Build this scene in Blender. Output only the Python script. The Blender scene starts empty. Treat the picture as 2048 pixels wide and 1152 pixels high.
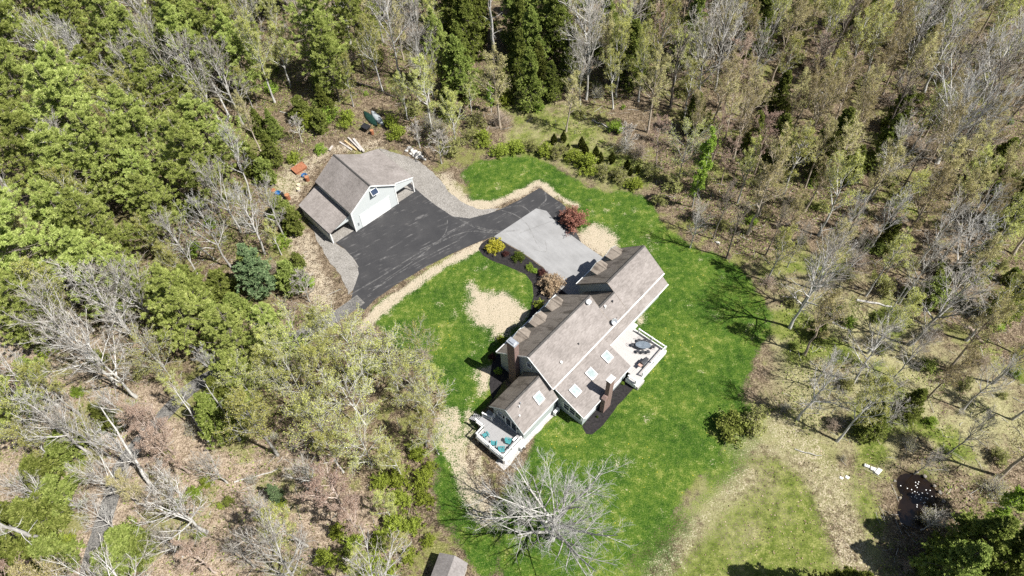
import bpy, bmesh, math, random
import numpy as np
from mathutils import Matrix, Vector

SC = bpy.context.scene
COL = SC.collection

# ------------------------------------------------------------------ camera
F_PX, PITCH, ROLL, CAM_H = 1431.58, math.radians(35.8234), math.radians(-2.904), 80.0
_fw = np.array([0.0, math.sin(PITCH), -math.cos(PITCH)])
_up0 = np.array([0.0, math.cos(PITCH), math.sin(PITCH)])
_rt0 = np.array([1.0, 0.0, 0.0])
_rt = math.cos(ROLL) * _rt0 + math.sin(ROLL) * _up0
_up = -math.sin(ROLL) * _rt0 + math.cos(ROLL) * _up0
CAM = np.array([0.0, 0.0, CAM_H])
cam_d = bpy.data.cameras.new("camera"); cam_o = bpy.data.objects.new("camera", cam_d); COL.objects.link(cam_o)
cam_d.sensor_width = 36.0; cam_d.lens = 36.0 * F_PX / 2048.0
cam_d.clip_start = 0.5; cam_d.clip_end = 6000.0
cam_o.matrix_world = Matrix(((_rt[0], _up[0], -_fw[0], 0), (_rt[1], _up[1], -_fw[1], 0), (_rt[2], _up[2], -_fw[2], CAM_H), (0, 0, 0, 1)))
SC.camera = cam_o

# ------------------------------------------------------------------ daylight
SUN_EL = math.radians(55.4)
SHADOW = np.array([-0.878, 0.479])                 # ground direction in which shadows fall
world = bpy.data.worlds.new("World"); SC.world = world; world.use_nodes = True
nt = world.node_tree; nt.nodes.clear()
wo = nt.nodes.new("ShaderNodeOutputWorld"); bg = nt.nodes.new("ShaderNodeBackground"); sk = nt.nodes.new("ShaderNodeTexSky")
sk.sky_type = 'NISHITA'; sk.sun_disc = False; sk.sun_elevation = SUN_EL
to_sun = Vector((-SHADOW[0] * math.cos(SUN_EL), -SHADOW[1] * math.cos(SUN_EL), math.sin(SUN_EL))).normalized()
sk.sun_rotation = math.atan2(to_sun.x, to_sun.y)
bg.inputs[1].default_value = 0.050
nt.links.new(sk.outputs[0], bg.inputs[0]); nt.links.new(bg.outputs[0], wo.inputs[0])
sun_d = bpy.data.lights.new("sun", 'SUN'); sun_d.energy = 5.0; sun_d.angle = math.radians(0.53); sun_d.color = (1.0, 0.975, 0.93)
sun_o = bpy.data.objects.new("sun", sun_d); COL.objects.link(sun_o)
sun_o.location = (60, -30, 120); sun_o.rotation_euler = (-to_sun).to_track_quat('-Z', 'Y').to_euler()
vs = SC.view_settings
vs.view_transform = 'Standard'; vs.look = 'None'; vs.exposure = 0.92; vs.gamma = 1.0; vs.use_curve_mapping = False
SC.render.engine = 'CYCLES'
cy = SC.cycles
cy.max_bounces = 5; cy.diffuse_bounces = 3; cy.glossy_bounces = 2; cy.transmission_bounces = 3; cy.transparent_max_bounces = 6
cy.caustics_reflective = False; cy.caustics_refractive = False
cy.use_denoising = False

rng = np.random.default_rng(7)
random.seed(7)

# ------------------------------------------------------------------ survey helper: a sight line met with a level of height z
def site(px, py, z=0.0):
    d = _fw * F_PX + _rt * (px - 1024) - _up * (py - 576)
    return CAM + d * ((CAM_H - z) / -d[2])
def site2(p): return [tuple(site(x, y)[:2]) for x, y in p]
def seen(p):
    d = np.asarray(p, float) - CAM
    w = d @ _fw
    return np.stack([1024 + F_PX * (d @ _rt) / w, 576 - F_PX * (d @ _up) / w], -1)

# ------------------------------------------------------------------ object helpers
def tag(o, label=None, cat=None, group=None, kind=None):
    if label: o["label"] = label
    if cat: o["category"] = cat
    if group: o["group"] = group
    if kind: o["kind"] = kind
    return o
def empty(name, loc=(0, 0, 0), rz=0.0, label=None, cat=None, group=None):
    o = bpy.data.objects.new(name, None); COL.objects.link(o)
    o.location = loc; o.rotation_euler = (0, 0, rz); o.empty_display_size = 0.3
    return tag(o, label, cat, group)
def link(name, me, parent=None, mat=None):
    o = bpy.data.objects.new(name, me); COL.objects.link(o)
    if mat is not None: me.materials.append(mat)
    if parent is not None: o.parent = parent
    return o
def quad_mesh(name, V, Q, smooth=False, attrs=None):
    """mesh from numpy arrays, all faces with the same number of corners"""
    V = np.asarray(V, np.float32).reshape(-1, 3); Q = np.asarray(Q, np.int32)
    k = Q.shape[1]
    me = bpy.data.meshes.new(name)
    me.vertices.add(len(V)); me.vertices.foreach_set("co", V.ravel())
    me.loops.add(Q.size); me.loops.foreach_set("vertex_index", Q.ravel())
    me.polygons.add(len(Q)); me.polygons.foreach_set("loop_start", np.arange(0, Q.size, k, dtype=np.int32))
    if smooth: me.polygons.foreach_set("use_smooth", np.ones(len(Q), bool))
    me.update(calc_edges=True)
    for n, a in (attrs or {}).items():
        at = me.attributes.new(n, 'FLOAT', 'POINT'); at.data.foreach_set("value", np.asarray(a, np.float32))
    return me
class MB:
    """collects shapes and links them as one mesh object"""
    def __init__(s): s.v = []; s.f = []
    def add(s, vs_, fs_):
        n = len(s.v); s.v += [tuple(float(c) for c in p) for p in vs_]; s.f += [tuple(i + n for i in f) for f in fs_]; return s
    def box(s, x0, x1, y0, y1, z0, z1):
        return s.add([(x0, y0, z0), (x1, y0, z0), (x1, y1, z0), (x0, y1, z0), (x0, y0, z1), (x1, y0, z1), (x1, y1, z1), (x0, y1, z1)],
                     [(3, 2, 1, 0), (4, 5, 6, 7), (0, 1, 5, 4), (1, 2, 6, 5), (2, 3, 7, 6), (3, 0, 4, 7)])
    def hexa(s, b, t):
        return s.add(list(b) + list(t), [(3, 2, 1, 0), (4, 5, 6, 7), (0, 1, 5, 4), (1, 2, 6, 5), (2, 3, 7, 6), (3, 0, 4, 7)])
    def slab(s, q, t):
        return s.hexa([(p[0], p[1], p[2] - t) for p in q], q)
    def obox(s, c, ax, ay, az, lx, ly, lz):
        """box around centre c with unit axes"""
        c, ax, ay, az = [np.array(k_, float) for k_ in (c, ax, ay, az)]
        ax = ax / np.linalg.norm(ax) * lx / 2; ay = ay / np.linalg.norm(ay) * ly / 2; az = az / np.linalg.norm(az) * lz / 2
        b = [c - ax - ay - az, c + ax - ay - az, c + ax + ay - az, c - ax + ay - az]
        return s.hexa(b, [p + 2 * az for p in b])
    def bar(s, p, q, w, h):
        p, q = np.array(p, float), np.array(q, float); d = q - p
        side = np.cross(d, (0, 0, 1.0))
        if np.linalg.norm(side) < 1e-6: side = np.array([1.0, 0, 0])
        return s.obox((p + q) / 2, d, side, np.cross(side, d), np.linalg.norm(d), w, h)
    def prism(s, prof, a, b, axis='x'):
        """profile of (v, z) extruded along u from a to b"""
        n = len(prof)
        if axis == 'x': V = [(a, v, z) for v, z in prof] + [(b, v, z) for v, z in prof]
        else: V = [(v, a, z) for v, z in prof] + [(v, b, z) for v, z in prof]
        return s.add(V, [tuple(range(n - 1, -1, -1)), tuple(range(n, 2 * n))] + [(i, (i + 1) % n, (i + 1) % n + n, i + n) for i in range(n)])
    def cyl(s, p, q, r0, r1=None, n=12, cap=True):
        r1 = r0 if r1 is None else r1
        p, q = np.array(p, float), np.array(q, float); d = (q - p) / np.linalg.norm(q - p)
        a = np.cross(d, (0, 0, 1.0) if abs(d[2]) < .9 else (1.0, 0, 0)); a /= np.linalg.norm(a); b = np.cross(d, a)
        V = [p + r0 * (math.cos(t) * a + math.sin(t) * b) for t in np.linspace(0, 2 * math.pi, n, False)]
        V += [q + r1 * (math.cos(t) * a + math.sin(t) * b) for t in np.linspace(0, 2 * math.pi, n, False)]
        F = [(i, (i + 1) % n, (i + 1) % n + n, i + n) for i in range(n)]
        if cap: F += [tuple(range(n - 1, -1, -1)), tuple(range(n, 2 * n))]
        return s.add(V, F)
    def lathe(s, c, prof, n=16, sx=1.0, sy=1.0):
        V = []; F = []
        for r, z in prof:
            V += [(c[0] + sx * r * math.cos(t), c[1] + sy * r * math.sin(t), c[2] + z) for t in np.linspace(0, 2 * math.pi, n, False)]
        for k in range(len(prof) - 1):
            F += [(k * n + i, k * n + (i + 1) % n, (k + 1) * n + (i + 1) % n, (k + 1) * n + i) for i in range(n)]
        F += [tuple(range(n - 1, -1, -1)), tuple(range((len(prof) - 1) * n, len(prof) * n))]
        return s.add(V, F)
    def build(s, name, mat, parent=None, bevel=0.0, smooth=False):
        me = bpy.data.meshes.new(name); me.from_pydata(s.v, [], s.f)
        bm = bmesh.new(); bm.from_mesh(me); bmesh.ops.recalc_face_normals(bm, faces=bm.faces)
        if bevel: bmesh.ops.bevel(bm, geom=bm.edges[:], offset=bevel, segments=1, affect='EDGES')
        bm.to_mesh(me); bm.free()
        if smooth: me.polygons.foreach_set("use_smooth", np.ones(len(me.polygons), bool))
        me.update()
        return link(name, me, parent, mat)

# ------------------------------------------------------------------ material helpers
def new_mat(name):
    m = bpy.data.materials.new(name); m.use_nodes = True; t = m.node_tree; t.nodes.clear()
    out = t.nodes.new("ShaderNodeOutputMaterial"); return m, t, out
class NT:
    def __init__(s, t): s.t = t
    def n(s, typ, **kw):
        nd = s.t.nodes.new("ShaderNode" + typ)
        for k_, v in kw.items(): setattr(nd, k_, v)
        return nd
    def put(s, sock, v):
        if hasattr(v, "is_linked") or isinstance(v, bpy.types.NodeSocket): s.t.links.new(v, sock)
        elif isinstance(v, (tuple, list)) and len(v) == 3 and sock.type == 'RGBA': sock.default_value = (*v, 1)
        else: sock.default_value = v
    def attr(s, name): return s.n("Attribute", attribute_name=name).outputs["Fac"]
    def coord(s, which="Object"): return s.n("TexCoord").outputs[which]
    def mapped(s, vec, scale=(1, 1, 1), rot=(0, 0, 0)):
        m = s.n("Mapping"); s.put(m.inputs[0], vec); m.inputs["Scale"].default_value = scale; m.inputs["Rotation"].default_value = rot; return m.outputs[0]
    def noise(s, vec, scale, detail=3.0, rough=0.55, dist=0.0):
        nd = s.n("TexNoise"); s.put(nd.inputs["Vector"], vec); nd.inputs["Scale"].default_value = scale
        nd.inputs["Detail"].default_value = detail; nd.inputs["Roughness"].default_value = rough; nd.inputs["Distortion"].default_value = dist
        return nd.outputs["Fac"]
    def voro(s, vec, scale, out="Distance"):
        nd = s.n("TexVoronoi"); s.put(nd.inputs["Vector"], vec); nd.inputs["Scale"].default_value = scale; return nd.outputs[out]
    def ramp(s, fac, stops, interp='LINEAR'):
        nd = s.n("ValToRGB"); cr = nd.color_ramp; cr.interpolation = interp
        while len(cr.elements) < len(stops): cr.elements.new(0.5)
        for e, (p, c) in zip(cr.elements, stops): e.position = p; e.color = (*c, 1) if not isinstance(c, (int, float)) else (c, c, c, 1)
        s.put(nd.inputs[0], fac); return nd.outputs[0]
    def math(s, op, a, b=0.0, clamp=False):
        nd = s.n("Math", operation=op, use_clamp=clamp); s.put(nd.inputs[0], a); s.put(nd.inputs[1], b); return nd.outputs[0]
    def mix(s, f, a, b, mode='MIX'):
        nd = s.n("Mix", data_type='RGBA', blend_type=mode); s.put(nd.inputs[0], f); s.put(nd.inputs[6], a); s.put(nd.inputs[7], b); return nd.outputs[2]
    def step(s, v, lo, hi):
        nd = s.n("MapRange", interpolation_type='SMOOTHSTEP'); s.put(nd.inputs[0], v); nd.inputs[1].default_value = lo; nd.inputs[2].default_value = hi; return nd.outputs[0]
    def bump(s, hgt, strength=0.3, dist=0.05):
        nd = s.n("Bump"); s.put(nd.inputs["Height"], hgt); nd.inputs["Strength"].default_value = strength; nd.inputs["Distance"].default_value = dist; return nd.outputs[0]
    def bsdf(s, out, col, rough=0.8, metal=0.0, normal=None, spec=0.3):
        b = s.n("BsdfPrincipled"); s.put(b.inputs["Base Color"], col); s.put(b.inputs["Roughness"], rough); b.inputs["Metallic"].default_value = metal
        b.inputs["Specular IOR Level"].default_value = spec
        if normal is not None: s.t.links.new(normal, b.inputs["Normal"])
        s.t.links.new(b.outputs[0], out.inputs[0]); return b
def mottled(name, c0, c1, scale=3.0, rough=0.8, c2=None, fine=40.0, metal=0.0, spec=0.3, bump=0.2, stretch=(1, 1, 1), world_space=False):
    """two colours mixed by coarse and fine noise"""
    m, t, out = new_mat(name); N = NT(t)
    co = N.coord("Object")
    if world_space: co = N.n("NewGeometry").outputs["Position"]
    co = N.mapped(co, stretch)
    a = N.noise(co, scale, 4.0, 0.6); b = N.noise(co, fine, 2.0, 0.6)
    f = N.math('ADD', N.math('MULTIPLY', a, 0.6), N.math('MULTIPLY', b, 0.4))
    st = [(0.36, c0), (0.64, c1)] if c2 is None else [(0.32, c0), (0.5, c1), (0.68, c2)]
    N.bsdf(out, N.ramp(f, st), rough, metal, N.bump(b, bump, 0.02), spec)
    return m

M = {}
M['white'] = mottled('white_paint', (.62, .62, .60), (.80, .80, .78), 2.0, 0.5)
M['siding'] = mottled('pale_siding', (.31, .345, .34), (.37, .40, .395), 1.2, 0.6, stretch=(1, 1, 6))
M['garage_siding'] = mottled('garage_siding', (.46, .485, .48), (.51, .535, .53), 1.0, 0.6, stretch=(1, 1, 6))
M['glass'] = mottled('window_glass', (.015, .02, .025), (.03, .04, .05), 0.8, 0.06, spec=0.6, bump=0.0)
M['skyglass'] = mottled('skylight_glass', (.20, .25, .245), (.34, .385, .375), 2.2, 0.05, spec=0.8, bump=0.0)
M['metal'] = mottled('galvanised_metal', (.42, .44, .46), (.60, .62, .64), 3.0, 0.35, metal=0.6)
M['dark_metal'] = mottled('dark_metal', (.03, .03, .033), (.07, .07, .075), 4.0, 0.4)
M['deck_board'] = mottled('weathered_deck', (.36, .335, .32), (.44, .415, .395), 1.5, 0.75, stretch=(1, 9, 1))
M['deck_grey'] = mottled('grey_deck', (.235, .23, .228), (.315, .308, .305), 1.5, 0.75, stretch=(9, 1, 1))
M['teal'] = mottled('teal_plastic', (.04, .19, .205), (.06, .25, .27), 3.0, 0.5)
M['wood'] = mottled('grey_weathered_wood', (.30, .27, .25), (.50, .46, .42), 2.0, 0.85, stretch=(1, 1, 1))
M['new_wood'] = mottled('fresh_wood', (.42, .28, .14), (.58, .42, .24), 3.0, 0.8)
M['rust'] = mottled('rusty_steel', (.10, .035, .018), (.26, .10, .05), 5.0, 0.8, (.36, .17, .09))
M['orange_rust'] = mottled('orange_rust', (.26, .105, .05), (.40, .20, .10), 5.0, 0.8)
M['blue'] = mottled('blue_plastic', (.02, .10, .25), (.03, .15, .36), 4.0, 0.45)
M['canoe_green'] = mottled('canoe_green', (.006, .022, .017), (.014, .045, .034), 3.0, 0.45)
M['tarp'] = mottled('grey_tarp', (.22, .24, .25), (.42, .45, .46), 3.0, 0.6)
M['black'] = mottled('black_plastic', (.012, .012, .014), (.03, .03, .034), 3.0, 0.5)
M['rock'] = mottled('pale_rock', (.34, .32, .29), (.58, .56, .52), 2.0, 0.9, fine=14)
M['dark_rock'] = mottled('brown_rock', (.13, .115, .10), (.26, .235, .205), 2.0, 0.9, fine=14)
M['slab'] = mottled('stone_slab', (.50, .49, .46), (.68, .67, .63), 2.0, 0.85)
M['stump'] = mottled('cut_stump_face', (.50, .40, .24), (.66, .55, .36), 5.0, 0.9)
M['brass'] = mottled('tan_interior', (.40, .30, .12), (.5, .4, .2), 3.0, .5)
def shingle_mat(name, c0, c1, c2, stain=0.0, stain_axis=(1, 1, 1), course=(.25, 1.6, 1.6)):
    m, t, out = new_mat(name); N = NT(t); co = N.coord("Object")
    a = N.noise(co, 0.45, 5.0, 0.65); b = N.voro(N.mapped(co, (3.2, 6.8, 6.8)), 1.0, "Color"); c = N.noise(N.mapped(co, course), 5.0, 2.0, 0.7)
    sep = N.n("SeparateColor"); N.put(sep.inputs[0], b)
    f = N.math('ADD', N.math('ADD', N.math('MULTIPLY', a, 0.55), N.math('MULTIPLY', sep.outputs[0], 0.14)), N.math('MULTIPLY', c, 0.31))
    col = N.ramp(f, [(0.30, c0), (0.5, c1), (0.72, c2)])
    if stain:
        s1 = N.noise(N.mapped(co, stain_axis), 0.8, 4.0, 0.6, 0.4)
        col = N.mix(N.math('MULTIPLY', N.step(s1, 0.46, 0.66), stain), col, (.035, .026, .02))
    N.bsdf(out, col, 0.92, 0.0, N.bump(N.math('ADD', c, sep.outputs[1]), 0.35, 0.02), 0.15)
    return m
M['shingle'] = shingle_mat('roof_shingle', (.132, .117, .106), (.210, .187, .172), (.295, .266, .247))
M['garage_shingle'] = shingle_mat('garage_shingle', (.132, .117, .106), (.210, .187, .172), (.295, .266, .247), course=(1.6, .25, 1.6))
M['shingle_worn'] = shingle_mat('stained_shingle', (.165, .138, .112), (.235, .20, .165), (.305, .262, .22), 0.62, (1.6, .35, .35))
M['shed_roof'] = shingle_mat('shed_shingle', (.135, .122, .115), (.20, .183, .174), (.27, .25, .24))
def brick_mat():
    m, t, out = new_mat('brick'); N = NT(t)
    co = N.mapped(N.coord("Object"), (1, 1, 1))
    cx = N.n("SeparateXYZ"); N.put(cx.inputs[0], co)
    cb = N.n("CombineXYZ"); N.put(cb.inputs[0], N.math('ADD', cx.outputs[0], cx.outputs[1])); N.put(cb.inputs[1], cx.outputs[2])
    br = N.n("TexBrick"); N.put(br.inputs["Vector"], cb.outputs[0]); br.inputs["Scale"].default_value = 1.0
    br.inputs["Brick Width"].default_value = 0.21; br.inputs["Row Height"].default_value = 0.075; br.inputs["Mortar Size"].default_value = 0.010
    br.inputs["Color1"].default_value = (.115, .058, .045, 1); br.inputs["Color2"].default_value = (.19, .10, .08, 1); br.inputs["Mortar"].default_value = (.29, .255, .235, 1)
    col = N.mix(N.math('MULTIPLY', N.noise(co, 2.5), 0.5), br.outputs[0], (.22, .145, .12))
    N.bsdf(out, col, 0.9, 0.0, N.bump(br.outputs["Fac"], -0.3, 0.02))
    return m
M['brick'] = brick_mat()
M['ridge'] = mottled('ridge_cap', (.045, .042, .04), (.085, .08, .075), 3.0, 0.9)

# ================================================================== ground
def value_noise(x, y, seed=0):
    r = np.random.default_rng(seed); tab = r.random((256, 256))
    xi = np.floor(x).astype(int); yi = np.floor(y).astype(int); fx = x - xi; fy = y - yi
    fx = fx * fx * (3 - 2 * fx); fy = fy * fy * (3 - 2 * fy)
    g = lambda a, b: tab[a % 256, b % 256]
    return (g(xi, yi) * (1 - fx) + g(xi + 1, yi) * fx) * (1 - fy) + (g(xi, yi + 1) * (1 - fx) + g(xi + 1, yi + 1) * fx) * fy
def fbm(x, y, scale, seed=0, oct=4):
    v = 0; a = 1; s = 0
    for k_ in range(oct):
        v = v + a * value_noise(x * scale * 2 ** k_ + 17 * k_, y * scale * 2 ** k_ + 31 * k_, seed + k_); s += a; a *= 0.55
    return v / s
def poly_sd(P, x, y):
    """signed distance to polygon, positive inside"""
    P = np.asarray(P, float); n = len(P); d2 = np.full(x.shape, 1e18); ins = np.zeros(x.shape, bool)
    for i in range(n):
        ax, ay = P[i]; bx, by = P[(i + 1) % n]; ex, ey = bx - ax, by - ay
        t = np.clip(((x - ax) * ex + (y - ay) * ey) / (ex * ex + ey * ey + 1e-12), 0, 1)
        d2 = np.minimum(d2, (x - ax - t * ex) ** 2 + (y - ay - t * ey) ** 2)
        c = (ay > y) != (by > y)
        ins ^= c & (x < (bx - ax) * (y - ay) / (by - ay + 1e-12) + ax)
    d = np.sqrt(d2); return np.where(ins, d, -d)
def line_sd(P, x, y):
    P = np.asarray(P, float); d2 = np.full(x.shape, 1e18)
    for (ax, ay), (bx, by) in zip(P[:-1], P[1:]):
        ex, ey = bx - ax, by - ay
        t = np.clip(((x - ax) * ex + (y - ay) * ey) / (ex * ex + ey * ey + 1e-12), 0, 1)
        d2 = np.minimum(d2, (x - ax - t * ex) ** 2 + (y - ay - t * ey) ** 2)
    return np.sqrt(d2)
def sst(v, lo, hi):
    t = np.clip((v - lo) / (hi - lo), 0, 1); return t * t * (3 - 2 * t)

# outlines surveyed on the ground
LAWN_UPPER = site2([(928, 345), (955, 328), (1000, 318), (1040, 314), (1085, 322), (1130, 342), (1170, 372), (1210, 385), (1250, 385), (1300, 405), (1330, 450), (1375, 490), (1440, 515), (1500, 560),
                    (1533, 600), (1537, 660), (1525, 730), (1505, 780), (1490, 805), (1480, 850), (1440, 900), (1400, 970), (1350, 1030), (1290, 1090), (1240, 1160), (1000, 1175), (985, 1080), (960, 1030), (1000, 985),
                    (1045, 915), (1100, 850), (1160, 700), (1250, 560), (1230, 500), (1165, 470), (1130, 410), (1080, 370), (1020, 395), (960, 415), (940, 395)])
LAWN_FRONT = site2([(745, 620), (790, 590), (850, 548), (910, 515), (960, 493), (975, 515), (1030, 535), (1062, 556), (1070, 600), (1060, 660), (1000, 720), (985, 790), (955, 850), (930, 900), (945, 960), (985, 1030), (1000, 1100), (1010, 1160), (950, 1160),
                    (925, 1090), (865, 1040), (862, 920), (875, 850), (880, 790), (840, 730), (790, 690)])
MEADOW = site2([(1500, 790), (1560, 830), (1640, 880), (1720, 960), (1760, 1040), (1800, 1200), (1180, 1200), (1240, 1120), (1300, 1060), (1390, 960), (1450, 880)])
PALE_OPEN = site2([(1540, 560), (1640, 540), (1720, 560), (1800, 640), (1900, 690), (2048, 760), (2100, 900), (1950, 960), (1860, 900), (1740, 950), (1640, 890), (1530, 820), (1520, 720), (1540, 640)])
FIELD_TOP = site2([(1020, 190), (1090, 175), (1150, 215), (1190, 255), (1250, 300), (1300, 360), (1230, 385), (1150, 350), (1080, 320), (1000, 312), (1010, 250)])
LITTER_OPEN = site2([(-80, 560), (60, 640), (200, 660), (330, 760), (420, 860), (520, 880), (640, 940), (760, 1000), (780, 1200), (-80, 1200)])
STRAW_POLYS = [site2(p) for p in (
    [(930, 575), (945, 562), (958, 575), (985, 585), (1012, 590), (1040, 612), (1056, 622), (1046, 642), (1030, 650), (1012, 672), (990, 668), (985, 655), (950, 648), (935, 620), (940, 600)],
    [(1160, 470), (1185, 448), (1212, 455), (1230, 478), (1228, 500), (1205, 514), (1178, 492), (1150, 474)],
    [(870, 350), (900, 348), (925, 385), (945, 412), (985, 418), (945, 422), (905, 402)],
    [(960, 745), (985, 738), (978, 775), (962, 785)],
    [(575, 330), (640, 300), (700, 285), (760, 275), (770, 300), (660, 305), (620, 365), (592, 412), (560, 405), (540, 370)],
    [(1270, 640), (1285, 625), (1290, 645), (1275, 655)],
    [(1285, 830), (1300, 820), (1302, 842), (1288, 850)])]
STRAW_LINES = [(site2(p), w, a_) for p, w, a_ in (
    ([(935, 412), (985, 410), (1030, 392), (1078, 366), (1108, 388), (1150, 412)], 0.6, 1),
    ([(715, 665), (745, 632), (800, 588), (860, 548), (915, 515), (962, 486)], 0.5, 1),
    ([(895, 835), (900, 880), (922, 930), (935, 975), (970, 1030)], 1.5, .74), ([(940, 830), (935, 880), (960, 930), (975, 985)], 0.7, .66),
    ([(1560, 850), (1620, 900), (1660, 980), (1690, 1060), (1720, 1150)], 2.0, .40), ([(1500, 950), (1430, 1010), (1370, 1080), (1310, 1150)], 1.2, .34), ([(1480, 880), (1560, 880), (1660, 950)], 2.2, .34),
    ([(600, 480), (620, 540), (650, 600)], 1.8, .62))]
DRIVE_LINE = [(722, 598), (660, 640), (560, 690), (460, 735), (385, 775), (310, 850), (245, 930), (215, 1020), (185, 1110), (165, 1200)]
DRIVE_PATH = np.array(site2(DRIVE_LINE))
POND = np.array(site2([(1660 + a / 6.4, 900 + b / 6.4) for a, b in [(880, 330), (960, 285), (1060, 300), (1170, 320), (1260, 380), (1340, 460), (1365, 560), (1350, 640), (1345, 700), (1400, 760), (1420, 850), (1300, 950), (1150, 990), (980, 960), (900, 870), (870, 740), (900, 660), (930, 600), (870, 470), (860, 390)]]))
ASPHALT = site2([(640, 440), (672, 486), (690, 498), (713, 524), (718, 548), (707, 578), (700, 612), (728, 622), (748, 601), (790, 571), (850, 535), (905, 507), (955, 485), (985, 474), (1120, 540), (1170, 500), (1140, 440), (1130, 412), (1079, 376), (1035, 402), (1000, 419), (972, 429), (940, 437), (905, 433), (872, 411), (850, 394), (834, 380), (800, 345)])
CONCRETE = site2([(988, 473), (1072.5, 417), (1093, 422), (1108, 440), (1128, 460), (1172, 492), (1200, 511), (1225, 530), (1150, 600), (1110, 570), (1087, 535), (1041, 502.5)])
GRAVEL_SIDE = site2([(757, 296), (790, 306), (838, 322), (872, 350), (898, 383), (930, 408), (965, 420), (1000, 416), (985, 426), (940, 438.5), (904, 434.5), (870, 412), (848, 395), (832, 381), (790, 340)])
GRAVEL_LEFT = site2([(622, 452), (640, 440), (672, 487), (690, 499), (713, 525), (719, 548), (708, 578), (697, 588), (684, 556), (656, 520), (634, 482)])
MULCH_BED = site2([(957, 498), (963, 487), (976, 478), (989, 474.5), (1041, 504), (1086, 536), (1128, 568), (1160, 590), (1085, 690), (1010, 760), (985, 800), (978, 770), (985, 720), (1010, 690), (1050, 650), (1061, 622), (1067, 590), (1065, 566), (1050, 548), (1010, 531), (983, 521), (966, 511)])
MULCH_REAR = site2([(1164, 852), (1172, 868), (1184, 869), (1205, 852), (1235, 812), (1268, 776), (1250, 745)])
STONE_STRIP = site2([(1130, 800), (1114, 826), (1080, 860), (1046, 897), (1022, 928), (1006, 940), (990, 925), (1030, 880), (1080, 830)])

def fields(x, y):
    n1 = fbm(x, y, 0.22, 3); n2 = fbm(x, y, 0.9, 9); n3 = fbm(x, y, 0.07, 21)
    j = (n1 - 0.5) * 3.0 + (n2 - 0.5) * 1.2
    lawn = np.maximum(sst(poly_sd(LAWN_UPPER, x, y) + j, -1.3, 1.4), sst(poly_sd(LAWN_FRONT, x, y) + j, -1.1, 1.2))
    mead = sst(poly_sd(MEADOW, x, y) + j * 1.5, -1.5, 1.5)
    fld = sst(poly_sd(FIELD_TOP, x, y) + j * 1.5, -1.5, 1.5)
    pale = np.maximum(sst(poly_sd(PALE_OPEN, x, y) + j * 2.5, -3, 3), fld * .8)
    rough = np.clip(np.maximum(mead * (0.25 + 1.1 * (n1 - 0.25)), fld * (0.15 + 1.2 * (n2 - 0.3))), 0, 1)
    for p, w, a_ in STRAW_LINES[4:7]: rough = rough * (1 - .85 * sst(w - line_sd(p, x, y) + j * .8, -1.2, 1.2))
    lawn = np.maximum(lawn, mead * sst(poly_sd(LAWN_UPPER, x, y) + j * 2.5, -9, 1) * .62)
    rough = np.maximum(rough, pale * np.clip((n1 - 0.44) * 3.6, 0, .8))
    st = np.zeros_like(x)
    for i_, p in enumerate(STRAW_POLYS): st = np.maximum(st, (.62 if i_ == 4 else 1.0) * sst(poly_sd(p, x, y) + j * 0.7, -1.3, 1.1))
    for p, w, a_ in STRAW_LINES: st = np.maximum(st, a_ * sst(w - line_sd(p, x, y) + j * 0.6, -0.75, 0.55))
    st = np.maximum(st, lawn * sst(n2 * 0.6 + n1 * 0.4, 0.56, 0.76) * 0.40)
    st = st * 0.77
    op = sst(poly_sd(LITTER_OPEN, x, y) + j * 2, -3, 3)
    pond = sst(poly_sd(POND, x, y), -0.7, 0.1)
    return dict(lawn=lawn, rough=rough, straw=st, pale=np.maximum(pale, mead * 0.75), open=op, pond=pond, patch=n3, wood=sst(np.minimum(np.minimum(-poly_sd(LAWN_UPPER, x, y), -poly_sd(LAWN_FRONT, x, y)), np.minimum(-poly_sd(ASPHALT, x, y), line_sd(DRIVE_PATH, x, y) - 2.5)), 1.0, 9.0))

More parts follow.
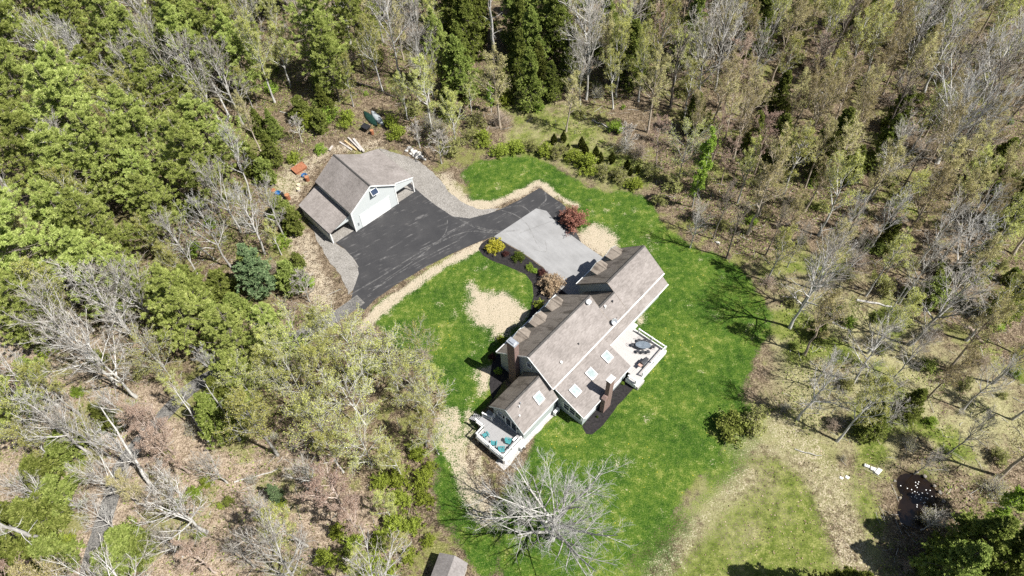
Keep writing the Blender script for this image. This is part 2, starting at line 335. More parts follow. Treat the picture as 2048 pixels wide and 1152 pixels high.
def ground_mat():
    m, t, out = new_mat('ground'); N = NT(t)
    pos = N.n("NewGeometry").outputs["Position"]
    nA = N.noise(pos, 0.16, 4.0, 0.6); nB = N.noise(pos, 1.1, 4.0, 0.65); nC = N.noise(pos, 6.0, 3.0, 0.65); vF = N.voro(pos, 9.0, "Color"); nD = N.noise(pos, 7.5, 3.0, 0.75)
    sp = N.n("SeparateColor"); N.put(sp.inputs[0], vF)
    # forest floor: dead leaves, canopy shade painted into the darker wood ramp
    f = N.math('ADD', N.math('ADD', N.math('MULTIPLY', nB, 0.40), N.math('MULTIPLY', nC, 0.35)), N.math('MULTIPLY', sp.outputs[0], 0.25))
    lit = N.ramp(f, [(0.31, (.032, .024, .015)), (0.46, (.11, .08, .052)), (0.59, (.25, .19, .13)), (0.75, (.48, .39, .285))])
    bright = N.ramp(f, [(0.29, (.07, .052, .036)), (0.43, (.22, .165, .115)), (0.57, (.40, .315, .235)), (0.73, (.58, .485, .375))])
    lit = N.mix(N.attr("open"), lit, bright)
    green_f = N.step(N.math('ADD', N.math('MULTIPLY', nA, .65), N.math('MULTIPLY', nB, .35)), 0.50, 0.59)
    lit = N.mix(N.math('MULTIPLY', green_f, 0.72), lit, N.ramp(nC, [(0.3, (.085, .105, .02)), (0.7, (.27, .28, .075))]))
    # dry pale grass
    dry = N.ramp(N.math('ADD', N.math('MULTIPLY', nC, .5), N.math('MULTIPLY', nD, .5)), [(0.32, (.10, .10, .035)), (0.44, (.24, .225, .105)), (0.57, (.40, .365, .205)), (0.72, (.57, .51, .33))])
    col = N.mix(N.math('MULTIPLY', N.attr("pale"), N.step(N.math('ADD', N.math('MULTIPLY', nA, .55), N.math('MULTIPLY', nB, .45)), 0.36, 0.54)), lit, dry)
    # rough green in the meadow
    rg = N.ramp(N.math('ADD', N.math('MULTIPLY', nC, .5), N.math('MULTIPLY', nB, .5)), [(0.34, (.040, .068, .009)), (0.48, (.115, .15, .025)), (0.64, (.29, .29, .095))])
    rf = N.step(N.math('ADD', N.attr("rough"), N.math('MULTIPLY', N.math('SUBTRACT', nC, 0.5), 1.9)), 0.14, 0.60)
    col = N.mix(rf, col, rg)
    # lawn
    g1 = N.math('ADD', N.math('ADD', N.math('MULTIPLY', nA, .36), N.math('MULTIPLY', nB, .42)), N.math('MULTIPLY', nC, .22))
    lawn = N.ramp(g1, [(0.38, (.017, .052, .004)), (0.46, (.042, .100, .009)), (0.54, (.095, .158, .018)), (0.62, (.24, .265, .062))])
    lawn = N.mix(N.math('MULTIPLY', N.step(nD, 0.52, 0.70), 0.55), lawn, (.27, .28, .10))
    lawn = N.mix(N.math('MULTIPLY', N.step(nD, 0.52, 0.34), 0.7), lawn, (.014, .040, .005))
    lawn = N.mix(N.math('MULTIPLY', N.math('MULTIPLY', N.step(nB, 0.56, 0.70), N.step(nC, 0.5, 0.64)), 0.3), lawn, (.30, .28, .13))
    v2 = N.n("TexVoronoi"); N.put(v2.inputs["Vector"], pos); v2.inputs["Scale"].default_value = 1.6
    dand = N.math('MULTIPLY', N.math('LESS_THAN', v2.outputs["Distance"], 0.085), N.step(nA, 0.5, 0.6))
    lawn = N.mix(dand, lawn, (.62, .50, .05))
    lf = N.step(N.math('ADD', N.attr("lawn"), N.math('ADD', N.math('MULTIPLY', N.math('SUBTRACT', nC, 0.5), 1.1), N.math('MULTIPLY', N.math('SUBTRACT', nB, 0.5), 0.7))), 0.28, 0.66)
    col = N.mix(lf, col, lawn)
    # straw mulch
    straw = N.ramp(N.math('ADD', N.math('MULTIPLY', nD, .55), N.math('MULTIPLY', nC, .45)), [(0.28, (.29, .235, .155)), (0.42, (.40, .335, .235)), (0.56, (.49, .418, .312)), (0.74, (.57, .495, .385))])
    sf = N.step(N.math('ADD', N.attr("straw"), N.math('MULTIPLY', N.math('SUBTRACT', N.math('ADD', N.math('MULTIPLY', nB, .35), N.math('ADD', N.math('MULTIPLY', nC, .5), N.math('MULTIPLY', nD, .45))), 0.65), 2.8)), 0.28, 0.68)
    col = N.mix(sf, col, straw)
    col = N.mix(N.attr("pond"), col, (.03, .02, .012))
    col = N.mix(1.0, col, (.80, .80, .80), 'MULTIPLY')
    hg = N.math('ADD', N.math('MULTIPLY', nC, .6), N.math('ADD', N.math('MULTIPLY', sp.outputs[1], .25), N.math('MULTIPLY', nB, .9)))
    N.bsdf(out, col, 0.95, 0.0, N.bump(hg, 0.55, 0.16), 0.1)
    return m
M['ground'] = ground_mat()

def grid_mesh(xs, ys, zfun, keep=None, z0=0.0, name='ground'):
    X, Y = np.meshgrid(xs, ys, indexing='ij'); x = X.ravel(); y = Y.ravel()
    fl = fields(x, y); z = zfun(x, y, fl) + z0
    nx, ny = len(xs), len(ys); I = np.arange(nx * ny).reshape(nx, ny)
    Q = np.stack([I[:-1, :-1], I[1:, :-1], I[1:, 1:], I[:-1, 1:]], -1).reshape(-1, 4)
    V = np.stack([x, y, z], -1)
    if keep is not None:
        cx = V[Q].mean(1); k_ = keep(cx[:, 0], cx[:, 1]); Q = Q[k_]
        u, inv = np.unique(Q.ravel(), return_inverse=True); V = V[u]; Q = inv.reshape(-1, 4); fl = {n: a[u] for n, a in fl.items()}
    return quad_mesh(name, V, Q, True, fl)
def relief(x, y, fl):
    z = fl['wood'] * (fbm(x, y, 0.12, 41) - 0.5) * 0.9 + fl['wood'] * (fbm(x, y, 0.6, 43) - 0.5) * 0.25
    pd = sst(poly_sd(POND, x, y), -0.5, 1.0)
    z = np.where((poly_sd(POND, x, y) > -6), z * sst(-poly_sd(POND, x, y), 0, 6), z)
    return z - pd * 0.75
far = [-4000, -2000, -1000, -500, -260, -170, -130]
xs = np.array(far + list(np.arange(-112, 112.1, 0.75)) + [-f_ for f_ in far[::-1]])
ys = np.array([-4000, -1500, -500, -150, -60, -20] + list(np.arange(-4, 150.1, 0.75)) + [160, 180, 220, 300, 500, 1000, 2000, 4000])
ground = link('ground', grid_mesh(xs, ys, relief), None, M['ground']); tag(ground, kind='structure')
def lawn_keep(P):
    def k_(x, y):
        return poly_sd(P, x, y) + (fbm(x, y, 0.22, 3) - 0.5) * 3.0 + (fbm(x, y, 0.9, 9) - 0.5) * 1.2 > 0.0
    return k_
for zl_, P in ((0.012, LAWN_UPPER), (0.017, LAWN_FRONT)):
    a = np.array(P); lo = a.min(0) - 1; hi = a.max(0) + 1
    o = link('lawn', grid_mesh(np.arange(lo[0], hi[0], 0.3), np.arange(lo[1], hi[1], 0.3), lambda x, y, fl: np.zeros_like(x), lawn_keep(P), zl_, 'lawn'), None, M['ground']); tag(o, kind='structure')

def smooth_loop(P, step=0.5, wob=0.0, seed=0):
    """resample an outline and roughen its edge a little"""
    P = np.asarray(P, float); out = []
    for a, b in zip(P, np.roll(P, -1, 0)):
        n = max(1, int(np.linalg.norm(b - a) / step)); out += [a + (b - a) * k_ / n for k_ in range(n)]
    out = np.array(out)
    if wob:
        out[:, 0] += (fbm(out[:, 0], out[:, 1], 1.1, seed) - 0.5) * wob; out[:, 1] += (fbm(out[:, 0], out[:, 1], 1.1, seed + 5) - 0.5) * wob
    return out
def sheet(name, P, z, mat, wob=0.15, seed=1, thick=0.0, kind='structure', parent=None):
    P = smooth_loop(P, 0.4, wob, seed); bm = bmesh.new()
    f = bm.faces.new([bm.verts.new((x, y, z)) for x, y in P])
    if f.normal.z < 0: f.normal_flip()
    f.normal_update()
    if f.normal.z < 0: f.normal_flip()
    bmesh.ops.triangulate(bm, faces=bm.faces[:])
    if thick:
        r = bmesh.ops.extrude_face_region(bm, geom=bm.faces[:])
        for v in [g for g in r['geom'] if isinstance(g, bmesh.types.BMVert)]: v.co.z += thick
        bmesh.ops.recalc_face_normals(bm, faces=bm.faces[:])
    me = bpy.data.meshes.new(name); bm.to_mesh(me); bm.free()
    o = link(name, me, parent, mat)
    if kind: tag(o, kind=kind)
    return o

def asphalt_mat():
    m, t, out = new_mat('asphalt'); N = NT(t); pos = N.n("NewGeometry").outputs["Position"]
    a = N.noise(pos, 0.35, 4.0, 0.6); b = N.noise(pos, 22.0, 2.0, 0.7)
    # scuffs drawn out along the way cars roll between garage and house
    c = N.noise(N.mapped(N.mapped(pos, (1, 1, 1), (0, 0, math.radians(-30))), (0.30, 2.0, 1)), 0.9, 5.0, 0.7)
    d = N.noise(pos, 0.9, 3.0, 0.6)
    col = N.ramp(N.math('ADD', N.math('MULTIPLY', a, .6), N.math('MULTIPLY', b, .4)), [(0.3, (.026, .026, .028)), (0.55, (.041, .040, .041)), (0.75, (.066, .064, .063))])
    sc = N.math('MULTIPLY', N.step(c, 0.54, 0.70), N.step(d, 0.38, 0.6))
    col = N.mix(N.math('MULTIPLY', sc, 0.6), col, (.23, .22, .21))
    col = N.mix(N.math('MULTIPLY', N.step(d, 0.6, 0.8), .25), col, (.12, .11, .10))
    N.bsdf(out, col, 0.85, 0.0, N.bump(b, 0.3, 0.02), 0.25); return m
def concrete_mat():
    m, t, out = new_mat('old_pale_pavement'); N = NT(t); pos = N.n("NewGeometry").outputs["Position"]
    a = N.noise(pos, 0.3, 5.0, 0.65); b = N.noise(pos, 14.0, 3.0, 0.7); c = N.noise(N.mapped(N.mapped(pos, (1, 1, 1), (0, 0, math.radians(48))), (.3, 1.6, 1)), 0.8, 4.0, .6)
    f = N.math('ADD', N.math('ADD', N.math('MULTIPLY', a, .45), N.math('MULTIPLY', b, .25)), N.math('MULTIPLY', c, .3))
    col = N.ramp(f, [(0.3, (.165, .162, .159)), (0.5, (.24, .237, .233)), (0.7, (.31, .307, .303))])
    N.bsdf(out, col, 0.9, 0.0, N.bump(b, 0.3, 0.02), 0.2); return m
def gravel_mat(name, dark, mid, pale):
    m, t, out = new_mat(name); N = NT(t); pos = N.n("NewGeometry").outputs["Position"]
    v = N.n("TexVoronoi"); N.put(v.inputs["Vector"], pos); v.inputs["Scale"].default_value = 13.0
    s = N.n("SeparateColor"); N.put(s.inputs[0], v.outputs["Color"]); a = N.noise(pos, 0.5, 4.0, .6); b = N.noise(pos, 3.5, 3.0, .65)
    f = N.math('ADD', N.math('ADD', N.math('MULTIPLY', s.outputs[0], .34), N.math('MULTIPLY', a, .36)), N.math('MULTIPLY', b, .3))
    N.bsdf(out, N.ramp(f, [(0.28, dark), (0.5, mid), (0.72, pale)]), 0.95, 0.0, N.bump(v.outputs["Distance"], 0.5, 0.04), 0.15); return m
M['asphalt'] = asphalt_mat(); M['concrete'] = concrete_mat()
M['gravel'] = gravel_mat('gravel', (.125, .115, .102), (.215, .20, .18), (.32, .30, .275))
M['white_gravel'] = gravel_mat('white_gravel', (.23, .215, .20), (.35, .335, .315), (.48, .465, .445))
M['mulch'] = mottled('dark_mulch', (.008, .007, .0075), (.030, .026, .026), 3.0, 0.95, fine=7, world_space=True, bump=.6)
M['dust'] = None
def track_mat():
    m, t, out = new_mat('tyre_dust'); N = NT(t); pos = N.n("NewGeometry").outputs["Position"]
    b = N.n("BsdfDiffuse"); N.put(b.inputs[0], (.27, .262, .25)); tr = N.n("BsdfTransparent"); mx = N.n("MixShader")
    f = N.math('MULTIPLY', N.step(N.noise(pos, 1.3, 4.0, .7), 0.36, 0.66), 0.42)
    N.put(mx.inputs[0], f); t.links.new(tr.outputs[0], mx.inputs[1]); t.links.new(b.outputs[0], mx.inputs[2]); t.links.new(mx.outputs[0], out.inputs[0]); return m
M['dust'] = track_mat()
sheet('gravel_yard', GRAVEL_SIDE, 0.020, M['gravel'], 0.5, 3); sheet('gravel_yard', GRAVEL_LEFT, 0.020, M['gravel'], 0.6, 5)
drive = sheet('driveway', ASPHALT, 0.030, M['asphalt'], 0.10, 7)
sheet('parking_apron', CONCRETE, 0.038, M['concrete'], 0.05, 9)
sheet('mulch_bed', MULCH_BED, 0.026, M['mulch'], 0.12, 11); sheet('mulch_bed', MULCH_REAR, 0.026, M['mulch'], 0.12, 13)
sheet('stone_path', STONE_STRIP, 0.022, M['white_gravel'], 0.4, 15)
def ribbon(P, w, z, name, mat, parent=None, kind=None, n_sub=6, wob=0.0):
    """a strip of width w along a smooth path"""
    P = np.asarray(P, float); t = np.linspace(0, len(P) - 1, (len(P) - 1) * n_sub + 1); Q = []
    for s in t:
        i = min(int(s), len(P) - 2); u = s - i; p0 = P[max(i - 1, 0)]; p1 = P[i]; p2 = P[i + 1]; p3 = P[min(i + 2, len(P) - 1)]
        Q.append(0.5 * ((2 * p1) + (p2 - p0) * u + (2 * p0 - 5 * p1 + 4 * p2 - p3) * u * u + (3 * p1 - p0 - 3 * p2 + p3) * u ** 3))
    Q = np.array(Q); d = np.gradient(Q, axis=0); d /= np.linalg.norm(d, axis=1)[:, None]; nrm = np.stack([-d[:, 1], d[:, 0]], -1)
    ww = w * (1 + wob * (fbm(Q[:, 0], Q[:, 1], 0.5, 77) - .5))[:, None]
    V = np.concatenate([np.c_[Q - nrm * ww / 2, np.full(len(Q), z)], np.c_[Q + nrm * ww / 2, np.full(len(Q), z)]]); n = len(Q)
    F = [(i, i + 1, n + i + 1, n + i) for i in range(n - 1)]
    o = link(name, quad_mesh(name, V, np.array(F)), parent, mat)
    if kind: tag(o, kind=kind)
    return o
M['old_lane'] = gravel_mat('old_lane', (.05, .048, .045), (.12, .115, .108), (.24, .225, .20))
ribbon(DRIVE_PATH, 1.9, 0.036, 'driveway', M['old_lane'], None, 'structure', 8, 0.12)
ribbon(site2([(618, 446), (665, 490), (700, 512), (716, 535)]), .25, .032, 'gravel_edge', M['gravel'], None, 'structure')
for P, w in (([(905, 432), (945, 450), (990, 462), (1040, 460)], .16), ([(920, 440), (950, 455), (985, 465)], .14), ([(840, 500), (890, 478), (940, 463), (985, 466), (1030, 462)], .2), ([(700, 590), (760, 555), (840, 505), (900, 475)], .2),
             ([(1000, 420), (1030, 430), (1055, 450), (1075, 490), (1092, 505)], .16), ([(1090, 385), (1092, 400), (1078, 415), (1088, 425)], .22), ([(895, 440), (893, 460), (880, 480), (850, 500)], .14), ([(1000, 418), (1040, 412), (1060, 424)], .14),
             ([(1065, 498), (1092, 504), (1090, 480)], .12), ([(1040, 466), (1070, 455), (1110, 440)], .15), ([(740, 585), (800, 545), (870, 505), (920, 480)], .15), ([(770, 560), (830, 520), (880, 480), (930, 450)], .15)):
    ribbon(site2(P), w, 0.0435, 'tyre_track', M['dust'], drive)

# pond water in its hollow
def water_mat():
    m, t, out = new_mat('pond_water'); N = NT(t); pos = N.n("NewGeometry").outputs["Position"]
    col = N.ramp(N.noise(pos, 0.5, 3.0), [(0.3, (.004, .003, .0025)), (0.7, (.014, .008, .004))])
    N.bsdf(out, col, 0.08, 0.0, N.bump(N.noise(pos, 3.0, 2.0), 0.03, 0.02), 0.5); return m
M['water'] = water_mat()
sheet('pond_water', POND + (POND - POND.mean(0)) * 0.06, -0.20, M['water'], 0.1, 17)

# ================================================================== house
HX, HY, HYAW = 4.154, 39.16, 0.796
GX, GY, GYAW = -22.4, 69.09, 0.716
def local_to_world(ox, oy, yaw, u, v, z=0.0):
    return (ox + math.cos(yaw) * u - math.sin(yaw) * v, oy + math.sin(yaw) * u + math.cos(yaw) * v, z)
def hw(u, v, z=0.0): return local_to_world(HX, HY, HYAW, u, v, z)
def gw(u, v, z=0.0): return local_to_world(GX, GY, GYAW, u, v, z)
house = empty('house', (HX, HY, 0), HYAW, 'long pale grey house with brown shingle roof, dormers and two brick chimneys', 'house')
Lm, Lc, Lw, dm, dc, dw, ze, sl, vf, zf, vw = 11.49, 14.59, 22.33, 3.85, 2.37, 3.55, 5.26, .794, 9.08, 3.58, 8.17
rz = lambda v: ze + sl * v
T = 0.16
def window(parent, c, ax, nrm, w, h, bars=0, hbars=1, name='window'):
    c, ax, nrm = [np.array(k_, float) for k_ in (c, ax, nrm)]; up = np.array([0, 0, 1.0]); b = MB(); t = 0.11
    for sgn in (-1, 1):
        b.obox(c + ax * sgn * (w / 2) + nrm * .03, ax, nrm, up, t, .10, h + t); b.obox(c + up * sgn * (h / 2) + nrm * .033, ax, nrm, up, w + t, .10, t)
    for k_ in range(bars): b.obox(c + ax * (-w / 2 + w * (k_ + 1) / (bars + 1)) + nrm * .027, ax, nrm, up, t * .9, .09, h)
    for k_ in range(hbars): b.obox(c + up * (-h / 2 + h * (k_ + 1) / (hbars + 1)) + nrm * .022, ax, nrm, up, w, .07, .045)
    f = b.build(name, M['white'], parent)
    for k_ in range(bars + 1):
        cc = c + ax * (-w / 2 + w * (k_ + .5) / (bars + 1)) + nrm * .012
        MB().obox(cc, ax, nrm, up, w / (bars + 1) - .02, .03, h - .02).build('pane', M['glass'], f)
    return f
# --- walls
b = MB(); b.prism([(.35, -.4), (vf - .4, -.4), (vf - .4, zf + .36 - T - .04), (dm, rz(dm) - T - .04), (.35, rz(.35) - T - .04)], .28, Lm - .22)
b.build('wall', M['siding'], house)
b = MB(); b.prism([(.353, -.4), (vf - 2.2, -.4), (vf - 2.2, 2.6), (dc, rz(dc) - T - .04), (.353, rz(.353) - T - .04)], Lm - .22, Lc + .2); b.build('wall', M['siding'], house)
fw_s = (rz(dw) - zf) / (vw - dw)
b = MB(); b.prism([(.356, -.4), (vw - .4, -.4), (vw - .4, zf + fw_s * .4 - T - .04), (dw, rz(dw) - T - .04), (.356, rz(.356) - T - .04)], Lc + .2, Lw - .25); b.build('wall', M['siding'], house)
# --- rear planes, front planes
def roof(quad, mat, t=T): return MB().slab(quad, t).build('roof', M[mat], house)
roof([(0, 0, ze), (Lm, 0, ze), (Lm, dm, rz(dm)), (0, dm, rz(dm))], 'shingle')
roof([(Lm + .003, 0, ze), (Lc - .003, 0, ze), (Lc - .003, dc, rz(dc)), (Lm + .003, dc, rz(dc))], 'shingle')
roof([(Lc, 0, ze), (Lw, 0, ze), (Lw, dw, rz(dw)), (Lc, dw, rz(dw))], 'shingle')
roof([(0, dm + .003, rz(dm)), (Lm, dm + .003, rz(dm)), (Lm, vf, zf), (0, vf, zf)], 'shingle_worn')
cs = 0.95
roof([(Lm - .1, dc + .003, rz(dc)), (Lc + .15, dc + .003, rz(dc)), (Lc + .15, dc + 4.7, rz(dc) - cs * 4.7), (Lm - .1, dc + 4.7, rz(dc) - cs * 4.7)], 'shingle_worn')
roof([(Lc, dw + .003, rz(dw)), (Lw, dw + .003, rz(dw)), (Lw, vw, zf), (Lc, vw, zf)], 'shingle_worn')
for a_, b_, d_ in ((0, Lm, dm), (Lc, Lw, dw), (Lm, Lc, dc)):
    MB().prism([(d_ - .16, rz(d_) - .10), (d_ - .02, rz(d_) + .05), (d_ + .05, rz(d_) + .05), (d_ + .18, rz(d_) - .13)], a_ + .01, b_ - .01).build('ridge_vent', M['ridge'], house)
# --- trim
b = MB()
for u_, d_, v_, z_, m_ in ((-.025, dm, vf, zf, 'white'), (Lw + .025, dw, vw, zf, 'shingle'), (Lc - .03, dw, vw, zf, 'shingle_worn'), (Lm + .03, dm, vf, zf, 'shingle_worn')):
    MB().bar((u_, 0, ze - .11), (u_, d_, rz(d_) - .11), .05, .19).build('rake_board', M[m_], house); MB().bar((u_, d_, rz(d_) - .11), (u_, v_, z_ - .11), .05, .19).build('rake_board', M[m_], house)
MB().box(-.02, Lw + .02, -.13, -.01, ze - .17, ze - .02).build('gutter', M['white'], house)
MB().box(0, Lm, vf + .01, vf + .12, zf - .18, zf - .03).build('gutter', M['white'], house)
MB().box(Lc, Lw, vw + .01, vw + .12, zf - .18, zf - .03).build('gutter', M['white'], house)
MB().box(.3, Lw - .3, .20, .345, 4.0, ze - .1).build('fascia', M['white'], house)
# --- dormers on the front slope
def dormer(u, v0, vedge, slope):
    w, zb = 1.15, None
    zr = 6.0; zs_ = 5.52
    vface = v0 - .25
    zat = lambda v: zf + slope * (vedge - v)
    b = MB()
    vb = vedge - (zs_ - zf) / slope - .15
    # cheeks and face as one body
    b.add([(u - w * .85, vface, zat(vface) - .3), (u + w * .85, vface, zat(vface) - .3), (u + w * .85, vface, zs_ - .09), (u, vface, zr - .17), (u - w * .85, vface, zs_ - .09),
           (u - w * .85, vb, zat(vb) - .25), (u + w * .85, vb, zat(vb) - .25), (u + w * .85, vb, zs_ - .09), (u, vb, zr - .17), (u - w * .85, vb, zs_ - .09)],
          [(0, 1, 2, 3, 4), (9, 8, 7, 6, 5), (0, 5, 6, 1), (1, 6, 7, 2), (2, 7, 8, 3), (3, 8, 9, 4), (4, 9, 5, 0)])
    d = b.build('dormer', M['siding'], house)
    vr_ = vedge - (zr - zf) / slope + .05      # where the ridge meets the main slope
    ve_ = vedge - (zs_ - .06 - zf) / slope + .05
    for s_ in (-1, 1):
        q = [(u, v0, zr), (u, vr_, zr), (u + s_ * w, ve_, zs_ - .06), (u + s_ * w, v0, zs_ - .06)]
        MB().slab(q if s_ > 0 else q[::-1], .10).build('dormer_roof', M['shingle_worn'], d)
        MB().bar((u, v0 + .02, zr - .06), (u + s_ * w, v0 + .02, zs_ - .12), .05, .13).build('rake_board', M['siding'], d)
    MB().prism([(u - .13, zr - .09), (u, zr + .06), (u + .13, zr - .09)], vr_ - .1, v0, 'y').build('ridge_cap', M['shingle_worn'], d)
    window(d, (u, vface + .01, 4.85), (1, 0, 0), (0, 1, 0), .95, 1.1, 0, 1)
ms = (rz(dm) - zf) / (vf - dm)
for u_ in (9.28, 6.16, 3.05): dormer(u_, 8.1, vf, ms)
for u_ in (20.66, 17.48): dormer(u_, 7.38, vw, fw_s)
# --- garage wing front: two doors under the dormers
for u_ in (16.9, 20.2): MB().box(u_ - 1.3, u_ + 1.3, vw - .39, vw - .34, 0, 2.2).build('garage_door', M['white'], house)
window(house, (3.1, vf - .395, 1.7), (1, 0, 0), (0, 1, 0), 1.2, 1.4, 1); window(house, (9.0, vf - .395, 1.7), (1, 0, 0), (0, 1, 0), 1.2, 1.4, 1)
MB().box(5.6, 6.6, vf - .4, vf - .34, .1, 2.2).build('door', M['wood'], house)
window(house, (.275, 3.86, 6.0), (0, 1, 0), (-1, 0, 0), .75, 1.0, 0, 1)
# --- low roof strip along the rear, and the sunroom
roof([(9.62, -.88, 3.5), (Lw + .12, -.88, 3.5), (Lw + .12, .19, 4.4), (9.62, .19, 4.4)], 'shingle', .12)
MB().box(9.7, Lw - .05, -.10, .34, -.4, 3.9).build('wall', M['siding'], house)
MB().box(9.62, Lw + .14, -.99, -.885, 3.33, 3.47).build('gutter', M['white'], house)
for u_ in (11.6, 13.2): window(house, (u_, -.105, 2.1), (1, 0, 0), (0, -1, 0), 1.0, 1.9, 0, 0, 'glass_door')
for u_ in (16.6, 19.6): window(house, (u_, -.105, 1.6), (1, 0, 0), (0, -1, 0), 1.1, 1.3, 1, 1)
SR = lambda v: 4.75 + (4.75 - 2.9) / 4.45 * v            # sunroom roof height
roof([(.40, -4.45, SR(-4.45)), (9.615, -4.45, SR(-4.45)), (9.615, .2, SR(.2)), (.40, .2, SR(.2))], 'shingle', .13)
MB().prism([(-4.1, -.4), (.34, -.4), (.34, SR(.34) - .2), (-4.1, SR(-4.1) - .16)], .72, 9.35).build('wall', M['siding'], house)
b = MB(); b.box(.36, 9.65, -4.52, -4.455, SR(-4.45) - .17, SR(-4.45) - .03); b.build('gutter', M['white'], house)
MB().bar((.375, -4.45, SR(-4.45) - .09), (.375, -.1, SR(-.1) - .09), .045, .15).build('rake_board', M['white'], house)
window(house, (.715, -2.55, 1.75), (0, 1, 0), (-1, 0, 0), 2.75, 1.35, 2, 1)
for u_ in (2.2, 7.2): window(house, (u_, -4.105, 1.6), (1, 0, 0), (0, -1, 0), 1.9, 1.3, 1, 1)
def skylight(u, v, roof_z, dzdv, w=1.0, l=1.15):
    n = np.array([0, -dzdv, 1.0]); n /= np.linalg.norm(n); a = np.array([1.0, 0, 0]); c_ = np.array([0, 1.0, dzdv]); c_ /= np.linalg.norm(c_); c = np.array([u, v, roof_z])
    b = MB()
    for s_ in (-1, 1):
        b.obox(c + a * s_ * w / 2 + n * .09, a, c_, n, .10, l + .1, .26); b.obox(c + c_ * s_ * l / 2 + n * .087, a, c_, n, w + .1, .10, .26)
    k_ = b.build('skylight', M['white'], house)
    MB().obox(c + n * .13, a, c_, n, w - .09, l - .09, .05).build('glass', M['skyglass'], k_)
for u_ in (8.15, 5.05, 2.02): skylight(u_, -1.75, SR(-1.75), .4157)
# --- end wing
ES = (6.1 - 3.5) / 2.68; ew = lambda v: 6.1 - ES * abs(v - 2.05)
MB().prism([(-.33, -.4), (4.43, -.4), (4.43, ew(4.43) - .2), (2.05, 5.9), (-.33, ew(-.33) - .2)], -5.6, .275).build('wall', M['siding'], house)
roof([(-5.93, -.63, ew(-.63)), (.26, -.63, ew(-.63)), (.26, 2.05, 6.1), (-5.93, 2.05, 6.1)], 'shingle', .13)
roof([(-5.93, 2.053, 6.1), (.26, 2.053, 6.1), (.26, 4.73, ew(4.73)), (-5.93, 4.73, ew(4.73))], 'shingle_worn', .13)
MB().prism([(1.9, 5.98), (2.0, 6.14), (2.1, 6.14), (2.2, 5.98)], -5.92, .25).build('ridge_vent', M['ridge'], house)
MB().bar((-5.955, -.63, ew(-.63) - .1), (-5.955, 2.05, 6.0), .05, .16).build('rake_board', M['siding'], house); MB().bar((-5.955, 2.05, 6.0), (-5.955, 4.73, ew(4.73) - .1), .05, .16).build('rake_board', M['siding'], house)
MB().box(-5.95, .2, -.72, -.635, 3.3, 3.43).build('gutter', M['white'], house)
skylight(-1.80, .68, ew(.68), ES, 1.0, 1.2)
window(house, (-5.605, 3.35, 2.75), (0, 1, 0), (-1, 0, 0), .85, .95, 0, 1)
window(house, (-5.605, 1.55, 2.52), (0, 1, 0), (-1, 0, 0), 1.7, 2.05, 1, 0, 'sliding_door')
b = MB()
for v_ in (2.72, .5): MB().box(-5.78, -5.61, v_ - .09, v_ + .09, 2.75, 3.05).build('wall_lantern', M['black'], house)
MB().box(-5.62, .26, -.36, -.335, -.1, .55).build('base_trim', M['white'], house)
# --- chimneys
def chimney(u0, u1, v0, v1, zt, extra=None):
    b = MB().box(u0, u1, v0, v1, -.4, zt)
    if extra: b.box(*extra)
    b.box(u0 - .05, u1 + .05, v0 - .05, v1 + .05, zt - .32, zt - .12)
    return b.build('chimney', M['brick'], house)
c1 = chimney(-.52, .22, 5.42, 6.62, 9.35)
b = MB().box(-.56, .26, 5.36, 6.68, 9.35, 9.42); b.box(-.36, .06, 5.62, 6.42, 9.42, 9.60); b.build('cap', M['metal'], c1)
c2 = chimney(4.2, 5.05, -5.05, -4.5, 6.95, (3.65, 4.2, -5.045, -4.48, -.4, 3.3))
b = MB().box(4.12, 5.13, -5.13, -4.42, 6.95, 7.05); b.build('cap', M['slab'], c2)
MB().hexa([(3.62, -5.07, 3.3), (4.2, -5.07, 3.3), (4.2, -4.46, 3.3), (3.62, -4.46, 3.3)], [(3.95, -5.0, 3.62), (4.2, -5.0, 3.75), (4.2, -4.5, 3.75), (3.95, -4.5, 3.62)]).build('shoulder', M['brick'], c2)
# --- roof vents
MB().lathe((10.62, 3.35, rz(3.35) - .1), [(.2, 0), (.2, .42), (.33, .45), (.34, .55), (.22, .66), (.02, .70)], 16).build('roof_vent', M['white'], house)
def pipe(u, v, z, r, h, mat='white'): MB().cyl((u, v, z - .1), (u, v, z + h), r, r, 8).build('vent_pipe', M[mat], house)
pipe(12.2, 1.9, rz(1.9), .14, .35); pipe(13.5, 1.75, rz(1.75), .09, .35, 'dark_metal'); pipe(6.2, 1.2, rz(1.2), .07, .3, 'dark_metal')
pipe(2.9, 1.15, rz(1.15), .16, .28); pipe(-4.4, 1.3, ew(1.3), .07, .4); pipe(-4.05, 1.45, ew(1.45), .07, .4, 'metal'); pipe(-5.0, .75, ew(.75), .10, .2)

# ================================================================== satellite dish on the rear eave
dish = empty('satellite_dish', hw(11.78, .10, rz(.1)), HYAW + .5, 'small grey satellite dish on the rear roof edge above the big deck', 'satellite dish')
b = MB(); n_ = 14
prof = [(0.02, 0), (.16, .03), (.30, .09), (.40, .17)]
b.lathe((0, 0, 0), prof + [(.385, .18), (.29, .11), (.15, .05), (.02, .02)], 18)
me_o = b.build('reflector', M['metal'], dish, smooth=True); me_o.location = (0, 0, .55); me_o.rotation_euler = (math.radians(48), 0, math.radians(-60))
MB().cyl((0, 0, -.05), (0, 0, .6), .03).cyl((0, 0, .3), (.25, .1, .0), .02).build('mast', M['dark_metal'], dish)
MB().cyl((0, 0, .5), (.42, -.24, .92), .018).box(.38, .48, -.3, -.2, .88, .98).build('feed_arm', M['dark_metal'], dish)

